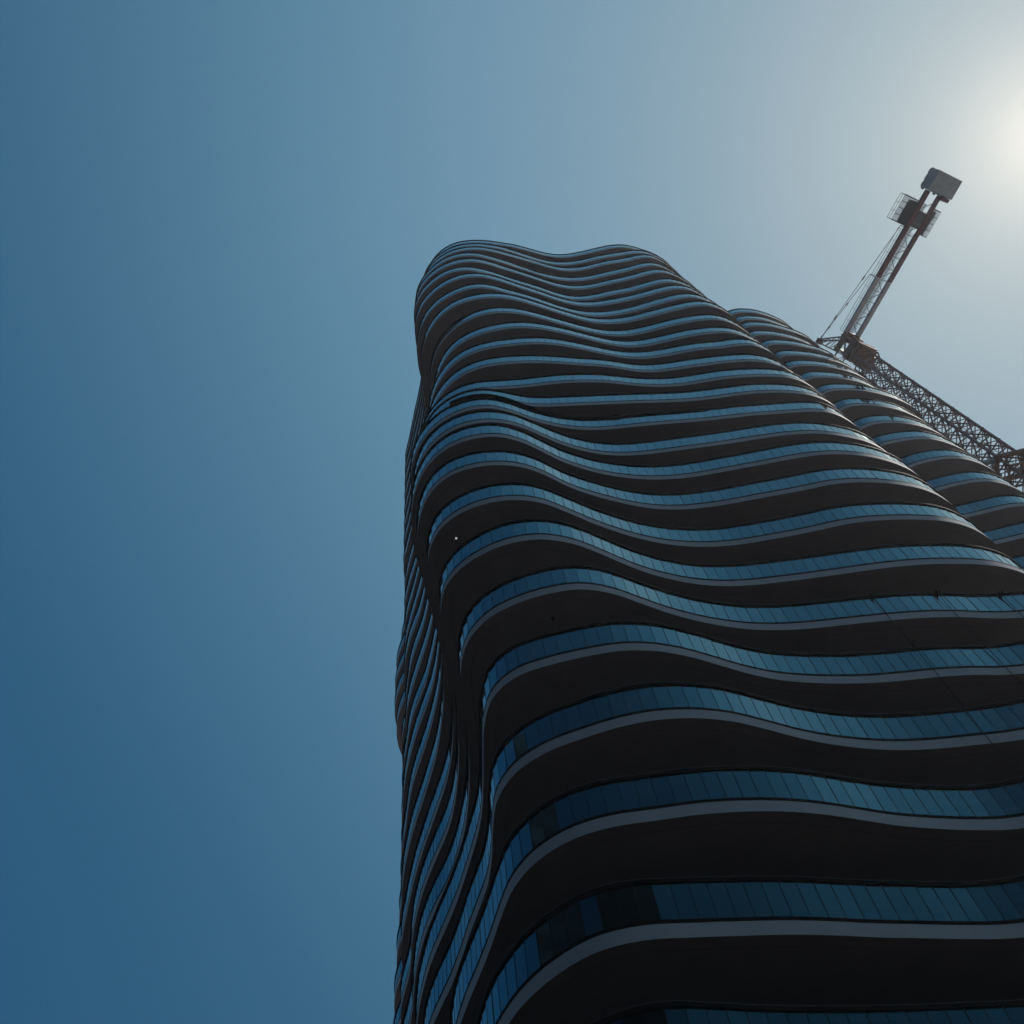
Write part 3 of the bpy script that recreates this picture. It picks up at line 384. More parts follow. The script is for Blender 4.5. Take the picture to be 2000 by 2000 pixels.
'-400,6250 -500,6249 -600,6240 -703,6224 -808,6202 -915,6175 -1023,6143 -1128,6102 -1223,6051 -1303,5985 -1363,5902 -1401,5805 -1420,5699 -1423,5590 -1413,5482 -1391,5379 -1357,5282 -1313,5188 -1259,5098 -1199,5011 -1137,4924 -1077,4836 -1022,4746 -975,4651 -940,4551 -919,4447 -916,4341 -930,4236 -954,4133 -973,4030 -974,3925 -956,3822 -924,3721 -882,3624 -839,3528 -801,3430 -771,3330 -747,3227 -720,3125 -687,3025 -648,2928 -604,2832 -553,2740 -500,2649 -449,2557 -403,2463 -358,2367 -316,2271 -284,2171 -261,2069 -240,1966 -216,1862 -170,1768 -86,1711 19,1695 125,1692 229,1698 331,1724 426,1768 516,1823 605,1879 699,1927 797,1963 899,1992 1001,2015 1105,2031 1209,2045 1313,2065 1415,2091 1518,2105 1623,2106 1725,2123 1819,2171 1898,2242 1954,2331 1985,2431 1996,2537 2002,2643 2017,2747 2051,2846 2108,2936 2186,3011 2278,3064 2379,3091 2484,3096 2590,3094 2695,3092 2800,3089 2905,3088 3010,3102 3104,3143 3179,3215 3234,3305 3273,3405 3302,3509 3327,3614 3352,3720 3375,3825 3389,3929 3384,4032 3357,4132 3308,4229 3246,4320 3175,4404 3100,4482 3023,4555 2946,4622 2868,4686 2788,4748 2706,4808 2623,4867 2537,4926 2449,4984 2359,5042 2267,5100 2174,5156 2081,5211 1986,5265 1891,5318 1796,5369 1701,5418 1606,5466 1511,5513 1417,5558 1324,5602 1230,5646 1138,5688 1045,5730 952,5771 859,5813 766,5855 671,5897 576,5939 479,5982 380,6025 280,6068 178,6109 76,6147 -27,6182 -130,6211 -232,6232 -333,6246',
'-400,6250 -500,6249 -600,6240 -703,6224 -807,6202 -915,6175 -1023,6143 -1127,6103 -1223,6051 -1303,5985 -1362,5903 -1401,5807 -1420,5701 -1423,5591 -1413,5484 -1392,5381 -1358,5283 -1313,5190 -1260,5100 -1200,5012 -1138,4926 -1078,4838 -1023,4748 -977,4654 -941,4554 -919,4450 -915,4345 -929,4240 -953,4136 -972,4033 -974,3929 -958,3825 -933,3722 -905,3621 -877,3520 -847,3419 -812,3320 -771,3223 -727,3128 -688,3030 -655,2930 -623,2829 -582,2733 -530,2642 -477,2552 -429,2458 -384,2363 -336,2270 -290,2176 -258,2076 -235,1973 -202,1873 -136,1794 -42,1747 61,1726 166,1714 270,1717 373,1739 471,1777 562,1829 652,1884 745,1932 842,1972 943,2004 1045,2025 1149,2040 1253,2054 1358,2059 1462,2058 1566,2073 1667,2102 1765,2141 1854,2198 1924,2275 1970,2370 1991,2474 1999,2580 2007,2685 2028,2787 2072,2883 2137,2968 2221,3035 2317,3078 2420,3095 2526,3095 2631,3093 2736,3091 2841,3087 2947,3092 3048,3114 3135,3168 3202,3248 3251,3343 3285,3445 3312,3549 3337,3655 3361,3760 3382,3865 3389,3968 3376,4070 3340,4169 3286,4264 3220,4352 3147,4434 3071,4510 2994,4580 2917,4646 2838,4709 2758,4770 2676,4830 2591,4889 2505,4948 2416,5006 2326,5063 2234,5120 2140,5176 2046,5231 1952,5284 1857,5336 1762,5387 1667,5436 1572,5483 1478,5529 1384,5574 1291,5618 1198,5660 1105,5703 1013,5744 920,5786 827,5827 733,5869 639,5911 543,5954 445,5997 346,6040 245,6082 144,6122 41,6159 -62,6192 -165,6219 -266,6238 -367,6248',
'-400,6250 -500,6249 -600,6240 -702,6224 -807,6202 -915,6175 -1023,6143 -1127,6103 -1223,6052 -1303,5986 -1362,5904 -1401,5807 -1420,5701 -1423,5592 -1413,5484 -1392,5381 -1358,5284 -1314,5190 -1260,5100 -1200,5013 -1138,4926 -1078,4839 -1024,4749 -977,4654 -941,4555 -919,4451 -915,4345 -929,4240 -953,4137 -972,4034 -974,3930 -958,3826 -933,3723 -905,3622 -877,3521 -847,3420 -812,3321 -773,3223 -731,3127 -686,3032 -640,2938 -595,2843 -554,2746 -519,2647 -490,2546 -462,2444 -427,2346 -382,2251 -332,2158 -284,2065 -239,1970 -189,1877 -116,1803 -21,1757 82,1744 187,1753 291,1763 394,1782 496,1810 594,1847 688,1892 783,1938 881,1976 981,2009 1083,2034 1186,2038 1291,2033 1396,2040 1499,2059 1601,2084 1702,2115 1798,2158 1881,2223 1943,2307 1979,2406 1995,2511 2001,2617 2012,2722 2041,2822 2092,2915 2165,2994 2254,3053 2353,3086 2457,3096 2563,3094 2668,3093 2772,3090 2878,3088 2983,3097 3081,3129 3161,3193 3221,3279 3264,3377 3295,3481 3321,3586 3345,3691 3369,3796 3386,3901 3387,4004 3366,4105 3324,4202 3264,4295 3195,4381 3121,4461 3045,4535 2968,4603 2890,4668 2811,4730 2730,4791 2647,4850 2562,4909 2475,4967 2386,5025 2295,5083 2202,5139 2109,5195 2014,5249 1919,5302 1824,5354 1729,5404 1635,5452 1540,5499 1446,5544 1352,5589 1259,5632 1166,5675 1074,5717 981,5758 889,5800 796,5841 702,5883 607,5926 510,5968 412,6011 312,6054 211,6096 109,6135 6,6171 -96,6202 -199,6226 -300,6242',
'-400,6250 -500,6249 -600,6240 -703,6224 -808,6202 -915,6175 -1023,6143 -1128,6102 -1223,6051 -1303,5985 -1363,5903 -1401,5806 -1420,5700 -1423,5590 -1413,5483 -1391,5380 -1358,5282 -1313,5189 -1259,5099 -1199,5011 -1137,4924 -1077,4837 -1023,4747 -976,4652 -940,4552 -919,4448 -916,4342 -930,4237 -954,4134 -973,4031 -973,3927 -957,3823 -932,3720 -904,3618 -876,3517 -845,3417 -811,3317 -772,3220 -729,3123 -684,3029 -638,2934 -594,2838 -555,2741 -518,2643 -481,2544 -444,2446 -409,2346 -378,2245 -346,2143 -307,2045 -255,1954 -189,1873 -106,1808 -10,1766 93,1763 196,1786 299,1812 400,1839 500,1872 598,1908 698,1941 799,1974 900,2002 1003,2014 1109,2016 1214,2021 1318,2032 1422,2046 1526,2066 1628,2091 1728,2124 1821,2173 1899,2243 1955,2332 1985,2433 1996,2539 2003,2645 2018,2749 2052,2848 2110,2938 2187,3013 2280,3065 2381,3091 2486,3096 2592,3094 2697,3092 2802,3089 2907,3089 3011,3103 3105,3144 3180,3216 3235,3306 3274,3406 3303,3511 3328,3616 3352,3721 3375,3826 3389,3931 3384,4033 3356,4134 3308,4230 3245,4321 3174,4405 3099,4483 3022,4555 2945,4623 2867,4687 2787,4748 2706,4809 2622,4868 2536,4927 2448,4985 2358,5043 2267,5100 2174,5157 2080,5212 1985,5266 1890,5318 1795,5369 1700,5419 1605,5467 1511,5513 1417,5559 1323,5603 1230,5646 1137,5688 1044,5730 952,5772 859,5813 765,5855 671,5897 575,5940 478,5982 380,6025 280,6068 178,6109 75,6147 -27,6182 -130,6211 -232,6232 -333,6246',
'-400,6250 -500,6249 -600,6240 -703,6224 -808,6202 -915,6175 -1023,6143 -1128,6102 -1223,6051 -1303,5985 -1363,5902 -1401,5806 -1420,5699 -1423,5590 -1413,5483 -1391,5380 -1357,5282 -1313,5188 -1259,5098 -1199,5011 -1137,4924 -1077,4836 -1022,4746 -976,4651 -940,4552 -919,4448 -916,4342 -930,4237 -954,4133 -973,4030 -973,3926 -957,3822 -932,3719 -904,3618 -876,3516 -845,3416 -810,3317 -771,3219 -729,3123 -684,3028 -637,2933 -594,2837 -554,2740 -517,2642 -480,2543 -443,2445 -409,2345 -377,2243 -345,2141 -306,2043 -255,1952 -188,1873 -105,1807 -9,1760 91,1756 191,1791 289,1830 389,1864 489,1895 590,1924 692,1950 794,1976 897,1994 1002,2005 1107,2014 1212,2022 1316,2032 1421,2046 1524,2065 1626,2090 1726,2124 1819,2172 1898,2242 1954,2331 1985,2431 1996,2537 2003,2644 2017,2747 2052,2846 2109,2937 2186,3012 2278,3064 2379,3091 2485,3096 2590,3094 2695,3092 2800,3089 2906,3089 3010,3103 3104,3144 3179,3215 3234,3305 3273,3405 3302,3509 3328,3615 3352,3720 3375,3825 3389,3929 3384,4032 3356,4133 3308,4229 3245,4320 3174,4404 3099,4483 3023,4555 2946,4622 2867,4686 2788,4748 2706,4808 2622,4867 2537,4926 2449,4985 2359,5043 2267,5100 2174,5156 2080,5211 1986,5265 1891,5318 1796,5369 1700,5419 1606,5467 1511,5513 1417,5558 1323,5602 1230,5646 1137,5688 1045,5730 952,5771 859,5813 766,5855 671,5897 576,5939 479,5982 380,6025 280,6068 178,6109 76,6147 -27,6182 -130,6211 -232,6232 -333,6246']
FLOOR_H = 3.15
HAZE_DENSITY = 0.0003
def floor_z(n):                       # underside of the slab of floor n (1 = roof terrace)
    return (4.53 + 26 - n) * FLOOR_H + CAM_Z


SLAB = 0.38        # painted edge
CHAN = 0.105        # dark base channel
PANE_H = 1.02
RAIL_H = 0.10
PANE_W = 0.425     # pitch of the panes

tower = empty('residential_tower', (8.0, 38.0, 0.0))
tag(tower, 'dark high-rise tower with rippling curved balcony bands and blue glass railings', 'building')
T_INV = Vector((-8.0, -38.0, 0.0))


def tower_part(mb, name, mats, parent=None):
    """geometry is written in world metres; keep it there although the parent stands at the tower's base"""
    o = mb.build(name, mats, parent or tower)
    if (parent or tower) is tower:
        o.location = T_INV
    return o


outlines = {}
for i, s in enumerate(PLANS):
    P = [tuple(float(c) / 100 for c in w.split(',')) for w in s.split()]
    outlines[i + 1] = catmull(P, 0.3)
for n in (28, 29, 30):
    outlines[n] = outlines[27]

core_ctrl = [(-7.5, 59.2), (-11.6, 57.4), (-11.9, 54.8), (-9.8, 50.4), (-7.5, 46.2), (-7.4, 42), (-7.5, 38.6), (-5.0, 32.2), (-2.6, 26.6),
             (-1.1, 23.2), (0.6, 21.9), (4, 21.6), (8, 22.4), (12, 22.8), (15.8, 23.4), (17.6, 25.0), (18.3, 28.4), (20.4, 31.9), (24, 33.6),
             (28.6, 34.9), (31.0, 37.4), (31.4, 40.2), (26.6, 45.4), (19.6, 50.2), (9, 55.6), (1, 59)]
core = catmull(core_ctrl, 0.7)

panes = []
posts = MB()
for n in range(1, 31):
    P = outlines[n]
    z0 = floor_z(n); z1 = z0 + SLAB
    s = MB()
    s.ribbon(at_z(P, z0), at_z(P, z1), 0)
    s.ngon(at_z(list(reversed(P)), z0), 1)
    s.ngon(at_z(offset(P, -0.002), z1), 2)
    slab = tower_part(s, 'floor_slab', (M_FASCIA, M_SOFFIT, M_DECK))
    if n <= 27:
        d = MB()
        a, b = offset(P, -0.34), offset(P, -0.37)
        d.ribbon(at_z(b, z0 - 0.004), at_z(a, z0 - 0.004), 0, False)
        tower_part(d, 'drip_groove', M_GROOVE, slab)
    # base channel and top rail
    c = MB()
    a, b = offset(P, 0.003), offset(P, -0.06)
    c.ribbon(at_z(a, z1 + 0.002), at_z(a, z1 + CHAN)); c.ribbon(at_z(b, z1 + CHAN), at_z(b, z1 + 0.002))
    c.ribbon(at_z(a, z1 + CHAN), at_z(b, z1 + CHAN), 0, False); c.ribbon(at_z(b, z1 + 0.002), at_z(a, z1 + 0.002), 0, False)
    tower_part(c, 'base_channel', M_CHANNEL, slab)
    zt = z1 + CHAN + PANE_H
    c = MB()
    a, b = offset(P, 0.035), offset(P, -0.07)
    c.ribbon(at_z(a, zt), at_z(a, zt + RAIL_H)); c.ribbon(at_z(b, zt + RAIL_H), at_z(b, zt))
    c.ribbon(at_z(a, zt + RAIL_H), at_z(b, zt + RAIL_H), 0, False); c.ribbon(at_z(b, zt), at_z(a, zt), 0, False)
    rail = tower_part(c, 'handrail', M_RAIL, slab)
    c = MB()
    a = offset(P, 0.038)
    c.ribbon(at_z(a, zt + RAIL_H), at_z(a, zt + RAIL_H + 0.007)); c.ribbon(at_z(a, zt + RAIL_H + 0.007), at_z(offset(P, -0.07), zt + RAIL_H + 0.007), 0, False)
    tower_part(c, 'rail_highlight', M_HIGHLIGHT, slab)  # thin lighter lip: the rail's top-edge highlight put into colour
    # panes
    G = arc(offset(P, -0.016), PANE_W)
    m = len(G)
    for k in range(m):
        a, b = G[k], G[(k + 1) % m]
        cx, cy = (a[0] + b[0]) / 2, (a[1] + b[1]) / 2
        ang = math.atan2(b[1] - a[1], b[0] - a[0])
        wd = math.hypot(b[0] - a[0], b[1] - a[1])
        panes.append((n, slab, cx, cy, z1 + CHAN + PANE_H / 2, ang, wd))
        ca, sa = math.cos(ang), math.sin(ang)
        posts.box_axes((a[0] - sa * 0.004, a[1] + ca * 0.004, z1 + CHAN + PANE_H / 2), (ca * 0.007, sa * 0.007, 0), (-sa * 0.016, ca * 0.016, 0), (0, 0, PANE_H / 2))
    # recessed window wall with frames
    if n > 1:
        zc = floor_z(n - 1)
        w = MB()
        w.ribbon(at_z(core, z1 + 0.003), at_z(core, zc - 0.003), 0, False)
        F1, F2 = offset(core, 0.03), offset(core, 0.055)
        NN = normals(core)
        for k in range(0, len(core), 2):
            q, nn = core[k], NN[k]
            w.box_axes((q[0] + nn[0] * 0.03, q[1] + nn[1] * 0.03, (z1 + zc) / 2), (-nn[1] * 0.03, nn[0] * 0.03, 0), (nn[0] * 0.04, nn[1] * 0.04, 0), (0, 0, (zc - z1) / 2 - 0.004), 1)
        w.ribbon(at_z(F2, zc - 0.28), at_z(F2, zc - 0.005), 1, False)
        w.ribbon(at_z(core, zc - 0.28), at_z(F2, zc - 0.28), 1, False)
        tower_part(w, 'window_wall', (M_WIN, M_FRAME), slab)
po = tower_part(posts, 'glass_joint_posts', M_POST)
tag(po, kind='stuff')
# walls below the lowest balcony
w = MB()
w.ribbon(at_z(core, 0.0), at_z(core, floor_z(30) + 0.02), 0, False)
tower_part(w, 'podium_wall', M_WALLP)

# rank the panes by the size at which they show; the 300 largest are single objects, the rest one mesh
def pane_size(p):
    n, slab, cx, cy, cz, ang, wd = p
    nx, ny = math.sin(ang), -math.cos(ang)
    if (-cx) * nx + (-cy) * ny <= 0.2: return 0.0
    ca, sa = math.cos(ang) * wd / 2, math.sin(ang) * wd / 2
    q = [project((cx + u * ca, cy + u * sa, cz + v * PANE_H / 2)) for u, v in ((-1, -1), (1, -1), (1, 1), (-1, 1))]
    if any(x is None for x in q): return 0.0
    if not any(0 <= x[0] <= 1 and 0 <= x[1] <= 1 for x in q): return 0.0
    A = 0.0
    for i in range(4):
        a, b = q[i], q[(i + 1) % 4]
        A += a[0] * b[1] - b[0] * a[1]
    return abs(A)


order = sorted(range(len(panes)), key=lambda i: -pane_size(panes[i]))
single = set(order[:300])
pm = MB()
pm.box(-(PANE_W - 0.014) / 2, (PANE_W - 0.014) / 2, -0.006, 0.006, -PANE_H / 2 + 0.001, PANE_H / 2 - 0.001)
pane_mesh = pm.mesh('glass_pane')
pane_mesh.materials.append(M_GLASS)
rest = MB()
rnd = random.Random(3)
for i, (n, slab, cx, cy, cz, ang, wd) in enumerate(panes):
    tilt = rnd.gauss(0, 0.0035); yaw = rnd.gauss(0, 0.009)
    if i in single:
        o = bpy.data.objects.new('glass_pane', pane_mesh)
        COL.objects.link(o)
        o.parent = slab
        o.location = (cx, cy, cz)
        o.rotation_euler = (tilt, 0, ang + yaw)
    else:
        ca, sa = math.cos(ang + yaw), math.sin(ang + yaw)
        hw = (wd - 0.013) / 2
        rest.box_axes((cx, cy, cz), (ca * hw, sa * hw, 0), (-sa * 0.006, ca * 0.006, tilt * 0.006), (sa * tilt * PANE_H / 2, -ca * tilt * PANE_H / 2, PANE_H / 2 - 0.001))
ro = tower_part(rest, 'glass_panes', M_GLASS)
tag(ro, kind='stuff')

# small fittings on the undersides
def disc(x, y, z, r, mat, name, n):
    m = MB(); m.tube((x, y, z), (x, y, z - 0.03), r, 12)
    slabs = [c for c in tower.children if c.name.split('.')[0] == 'floor_slab']
    o = tower_part(m, name, mat, slabs[n - 1])
    return o


M_LAMP, nn_, ll_, bb_ = mat_new('downlight_lens')
bb_.inputs['Base Color'].default_value = (0.8, 0.8, 0.78, 1)
bb_.inputs['Emission Color'].default_value = (1, 0.97, 0.9, 1)
bb_.inputs['Emission Strength'].default_value = 0.6
slab_by_floor = {}
for p in panes:
    slab_by_floor[p[0]] = p[1]
m = MB(); m.tube((-2.30, 17.03, floor_z(20) - 0.03), (-2.30, 17.03, floor_z(20)), 0.035, 12)
tower_part(m, 'downlight', M_LAMP, slab_by_floor[20])
m = MB(); m.tube((0.59, 17.40, floor_z(22) - 0.05), (0.59, 17.40, floor_z(22)), 0.06, 12)
tower_part(m, 'sensor_dome', M_RAIL, slab_by_floor[22])

# ------------------------------------------------------------------ black netting hung along one railing
def rail_span(n, xa, xb, off, step=0.35):
    """points along the front of floor n's rail between two x positions"""
    P = offset(outlines[n], off)
    Q = [p for p in P if p[1] < 24.0 and xa <= p[0] <= xb]
    return sorted(Q)


zt16 = floor_z(16) + SLAB + CHAN + PANE_H
net = MB()
Q = rail_span(16, -2.15, 11.2, 0.045)
def net_h(x):
    if x < 2.3: return 0.60
    if x < 6.2: return 0.30
    if x < 6.75: return 0.5 * (6.75 - x) / 0.55 + 0.05
    return 0.16
rn = random.Random(5)
lo_f, hi_f, lo_b, hi_b = [], [], [], []
for x, y in Q:
    hgt = net_h(x) + rn.uniform(-0.02, 0.02)
    zb = zt16 - (0.16 if 6.1 < x < 6.7 else 0.06) - rn.uniform(0, 0.02)
    lo_f.append((x, y, zb)); hi_f.append((x, y + 0.03, zt16 + 0.085 + hgt))
    lo_b.append((x, y + 0.012, zb)); hi_b.append((x, y + 0.05, zt16 + 0.085 + hgt))
net.ribbon(lo_f, hi_f, 0, False, False); net.ribbon(hi_b, lo_b, 0, False, False)
net.ribbon(hi_f, hi_b, 0, False, False); net.ribbon(lo_b, lo_f, 0, False, False)
tag(net.build('netting_strip', M_CLOTH), 'long black netting strip hung along a balcony railing near mid height', 'netting')

# ------------------------------------------------------------------ ropes hanging from clamps on a railing
zt22 = floor_z(22) + SLAB + CHAN + PANE_H + RAIL_H
for k, (rx, ry, lab) in enumerate(((11.72, 20.22, 'dark rope hanging from a railing clamp, leftmost of three'),
                                   (14.12, 20.68, 'dark rope hanging from a railing clamp, middle of three'),
                                   (16.62, 21.30, 'dark rope hanging from a railing clamp, rightmost of three'))):
    def edge(n, xx):
        return min((q for q in outlines[n] if q[1] < 25), key=lambda q: abs(q[0] - xx))
    best = edge(22, rx)
    e = empty('hanging_rope', (best[0], best[1], zt22))
    tag(e, lab, 'rope', 'ropes hung down the balcony fronts')
    pts = [(0.0, -0.07, 0.0)]
    for n in (22, 23, 24, 25):
        q = edge(n, rx + 0.11 * (n - 22))
        pts.append((q[0] - best[0], q[1] - best[1] - 0.03, floor_z(n) + SLAB - zt22))
        pts.append((q[0] - best[0], q[1] - best[1] - 0.03, floor_z(n) - 0.02 - zt22))
    r = MB()
    for p, q in zip(pts, pts[1:]): r.tube(p, q, 0.010, 6)
    r.build('rope', M_ROPE, e)
    c = MB()
    c.box(-0.05, 0.05, -0.09, 0.10, -0.12, 0.02)
    c.bar((0.0, -0.09, -0.05), (0.03, -0.09, -0.24), 0.035, 0.03); c.bar((0.14, -0.09, -0.02), (0.03, -0.09, -0.24), 0.022, 0.022)
    c.bar((0.14, -0.09, -0.02), (0.14, 0.08, 0.0), 0.03, 0.03)
    c.build('clamp', M_RAIL, e)

# ------------------------------------------------------------------ tower crane behind the right wing
HEAD = math.radians(-55.79)
crane = empty('tower_crane', (39.20, 37.53, 0.0), HEAD)
tag(crane, 'red and white tower crane with lattice mast rising behind the tower', 'crane')
ZJ = 98.82 + CAM_Z          # underside of the counter-jib
MAST_TOP = 94.2 + CAM_Z
MS = 0.80                    # half side of the mast
SEC = 2.5
MROT = math.radians(45 - 46.2) - HEAD


def to_local(p):
    d = Vector(p) - Vector((39.20, 37.53, 0))
    c, s = math.cos(-HEAD), math.sin(-HEAD)
    return (d.x * c - d.y * s, d.x * s + d.y * c, d.z)


def copy_part(me, name, parent, loc, rz=0.0):
    o = bpy.data.objects.new(name, me); COL.objects.link(o)
    o.parent = parent; o.location = loc; o.rotation_euler = (0, 0, rz)
    return o


ms = MB()
cs = [(-MS, -MS), (MS, -MS), (MS, MS), (-MS, MS)]
for (x, y) in cs:
    ms.box(x - 0.09, x + 0.09, y - 0.09, y + 0.09, 0, SEC - 0.01)
    ms.box(x - 0.12, x + 0.12, y - 0.12, y + 0.12, 0, 0.16)
for i in range(4):
    a, b = cs[i], cs[(i + 1) % 4]
    ms.bar((*a, 0.05), (*b, 0.05), 0.06)
    ms.bar((*a, 0.1), (*b, SEC / 2), 0.10); ms.bar((*b, SEC / 2), (*a, SEC - 0.06), 0.10); ms.bar((*b, SEC / 2), (*a, SEC / 2), 0.07)
# ladder inside the mast
for x in (-0.18, 0.18): ms.bar((x, -0.3, 0), (x, -0.3, SEC - 0.01), 0.035)
for k in range(6): ms.bar((-0.18, -0.3, 0.14 + k * SEC / 6), (0.18, -0.3, 0.14 + k * SEC / 6), 0.022)
ms.bar((-MS, -0.05, SEC / 2), (MS, -0.05, SEC / 2), 0.05); ms.bar((-0.3, -MS, SEC * .25), (-0.3, MS, SEC * .25), 0.04)
sec_mesh = ms.mesh('mast_section'); sec_mesh.materials.append(M_MASTRED)
MO = to_local((38.85, 37.85, 0.0))
nsec = int(MAST_TOP / SEC)
zb = MAST_TOP - nsec * SEC
for k in range(nsec):
    copy_part(sec_mesh, 'mast_section', crane, (MO[0], MO[1], zb + k * SEC), MROT)
f = MB(); f.box(-2.2, 2.2, -2.2, 2.2, 0.0, max(0.4, zb))
f.build('foundation', M_CONC, crane)

# climbing collar and ties to the building
zc = 66.2 + CAM_Z
col_ = MB()
for s in (-1, 1):
    col_.bar((s * 1.05, -1.2, zc), (s * 1.05, 1.2, zc), 0.28, 0.34); col_.bar((-1.2, s * 1.05, zc), (1.2, s * 1.05, zc), 0.28, 0.34)
    for t in (-1, 1): col_.bar((s * 0.95, t * 0.95, zc - 1.6), (s * 0.95, t * 0.95, zc), 0.16)
    col_.bar((s * 0.95, -0.95, zc - 1.6), (s * 0.95, 0.95, zc - 1.6), 0.14); col_.bar((-0.95, s * 0.95, zc - 1.6), (0.95, s * 0.95, zc - 1.6), 0.14)
o = col_.build('tie_collar', M_RUST, crane); o.rotation_euler = (0, 0, MROT); o.location = (MO[0], MO[1], 0)


for pw in ((33.2, 37.0), (32.6, 40.5)):
    t = MB()
    t.bar(to_local((38.2, 37.2 + (pw[1] - 37) * .35, zc + 0.1)), to_local((*pw, zc + 0.1)), 0.26, 0.40)
    t.build('tie_beam', M_STEEL, crane)

# slewing unit
s = MB()
s.box(-0.95, 0.95, -0.95, 0.95, MAST_TOP - 0.1, MAST_TOP + 0.4)
s.box(-1.1, 1.1, -1.1, 1.1, MAST_TOP + 0.4, MAST_TOP + 0.75)
for a in (-1, 1):
    for b in (-1, 1): s.bar((a * 0.95, b * 0.95, MAST_TOP - 0.1), (a * 0.7, b * 0.7, MAST_TOP - 1.3), 0.12)
s.build('slewing_base', M_RUST, crane)
s = MB(); s.tube((0, 0, MAST_TOP + 0.75), (0, 0, MAST_TOP + 1.15), 1.0, 28)
s.build('slewing_ring', M_STEEL, crane)
s = MB()
zt0 = MAST_TOP + 1.15
for a in (-1, 1):
    s.box(a * 0.72 - 0.10, a * 0.72 + 0.10, -1.15, 1.15, zt0, ZJ + 0.15)
    s.box(-1.1, 1.1, a * 0.95 - 0.08, a * 0.95 + 0.08, zt0, zt0 + 1.3)
    s.box(-1.1, 1.1, a * 0.95 - 0.08, a * 0.95 + 0.08, ZJ - 0.9, ZJ + 0.1)
    s.bar((-0.72, a * 1.0, zt0 + 1.2), (0.72, a * 1.0, ZJ - 0.8), 0.12)
s.box(-1.15, 1.15, -1.15, 1.15, zt0, zt0 + 0.12)
s.build('turntable_frame', M_RUST, crane)
s = MB(); s.box(0.2, 1.3, -0.62, 0.62, ZJ - 0.55, ZJ + 0.05)
s.build('jib_foot_box', M_RED, crane)
# driver's cab
s = MB(); s.box(-1.5, 0.2, 1.25, 2.35, zt0 + 0.5, zt0 + 2.3); s.box(-1.55, 0.25, 1.2, 2.4, zt0 + 2.3, zt0 + 2.38)
cab = s.build('driver_cab', M_STEEL, crane)
s = MB(); s.box(-1.53, -1.505, 1.35, 2.25, zt0 + 0.9, zt0 + 2.2)
s.build('cab_window', M_WIN, cab)

# counter-jib: two box beams, red outer half and white inner half, walkway and bracing between
YL, YR = -0.73, 0.73
for (xa, xb, mt) in ((0.9, 7.5, M_WHITE), (7.5, 17.0, M_RED)):
    for y in (YL, YR):
        b = MB()
        wd = 0.36 if y < 0 else 0.27
        b.box(xa, xb - 0.02, y - wd / 2, y + wd / 2, ZJ, ZJ + 0.46)
        b.box(xa, xb - 0.02, y - wd / 2 - 0.05, y + wd / 2 + 0.05, ZJ - 0.03, ZJ)
        b.build('jib_beam', mt, crane)
b = MB()
x = 1.2
i = 0
while x < 15.6:
    y0, y1 = (YL + 0.1, YR - 0.1) if i % 2 else (YR - 0.1, YL + 0.1)
    b.bar((x, y0, ZJ + 0.2), (x + 1.25, y1, ZJ + 0.2), 0.06, 0.07)
    b.bar((x, YL + 0.1, ZJ + 0.12), (x, YR - 0.1, ZJ + 0.12), 0.07, 0.08)
    x += 1.25; i += 1
b.build('jib_bracing', M_STEEL, crane)
b = MB()
for y in (-0.46, -0.34, -0.22, -0.10, 0.02): b.bar((1.0, y, ZJ + 0.32), (15.8, y, ZJ + 0.32), 0.05, 0.04)
for k in range(50): b.bar((1.0 + k * 0.3, -0.48, ZJ + 0.36), (1.0 + k * 0.3, 0.06, ZJ + 0.36), 0.03, 0.03)
b.build('jib_walkway', M_GRATE, crane)
b = MB()
for y in (YL - 0.1, YR + 0.1):
    for z in (0.95, 1.5): b.bar((1.0, y, ZJ + z), (12.8, y, ZJ + z), 0.035)
    for k in range(10): b.bar((1.0 + k * 1.3, y, ZJ + 0.4), (1.0 + k * 1.3, y, ZJ + 1.5), 0.035)
b.build('jib_handrail', M_STEEL, crane)

# side platforms
def platform(x0, x1, y0, y1, outer):
    p = MB()
    nb = int((y1 - y0) / 0.14)
    for k in range(nb + 1): p.bar((x0, y0 + (y1 - y0) * k / nb, ZJ + 0.05), (x1, y0 + (y1 - y0) * k / nb, ZJ + 0.05), 0.045, 0.05)
    for k in range(5): p.bar((x0 + (x1 - x0) * k / 4, y0, ZJ), (x0 + (x1 - x0) * k / 4, y1, ZJ), 0.07, 0.08)
    ya, yb = (y0 + 0.35 * (y1 - y0), y1) if outer < 0 else (y0, y0 + 0.5 * (y1 - y0))
    p.box(x0, x1 - 0.25, ya, yb, ZJ + 0.085, ZJ + 0.1)
    o = p.build('side_platform', M_GRATE, crane)
    r = MB()
    yo = y0 if outer < 0 else y1
    for z in (0.6, 1.15):
        r.bar((x0, yo, ZJ + z), (x1, yo, ZJ + z), 0.035)
        for xx in (x0, x1): r.bar((xx, y0, ZJ + z), (xx, y1, ZJ + z), 0.035)
    for k in range(4):
        xx = x0 + (x1 - x0) * k / 3
        r.bar((xx, yo, ZJ), (xx, yo, ZJ + 1.15), 0.04)
    r.build('guard_rail', M_STEEL, o)
    return o


platform(13.1, 15.75, -2.75, -0.9, -1)
platform(12.95, 15.7, 0.9, 1.72, 1)
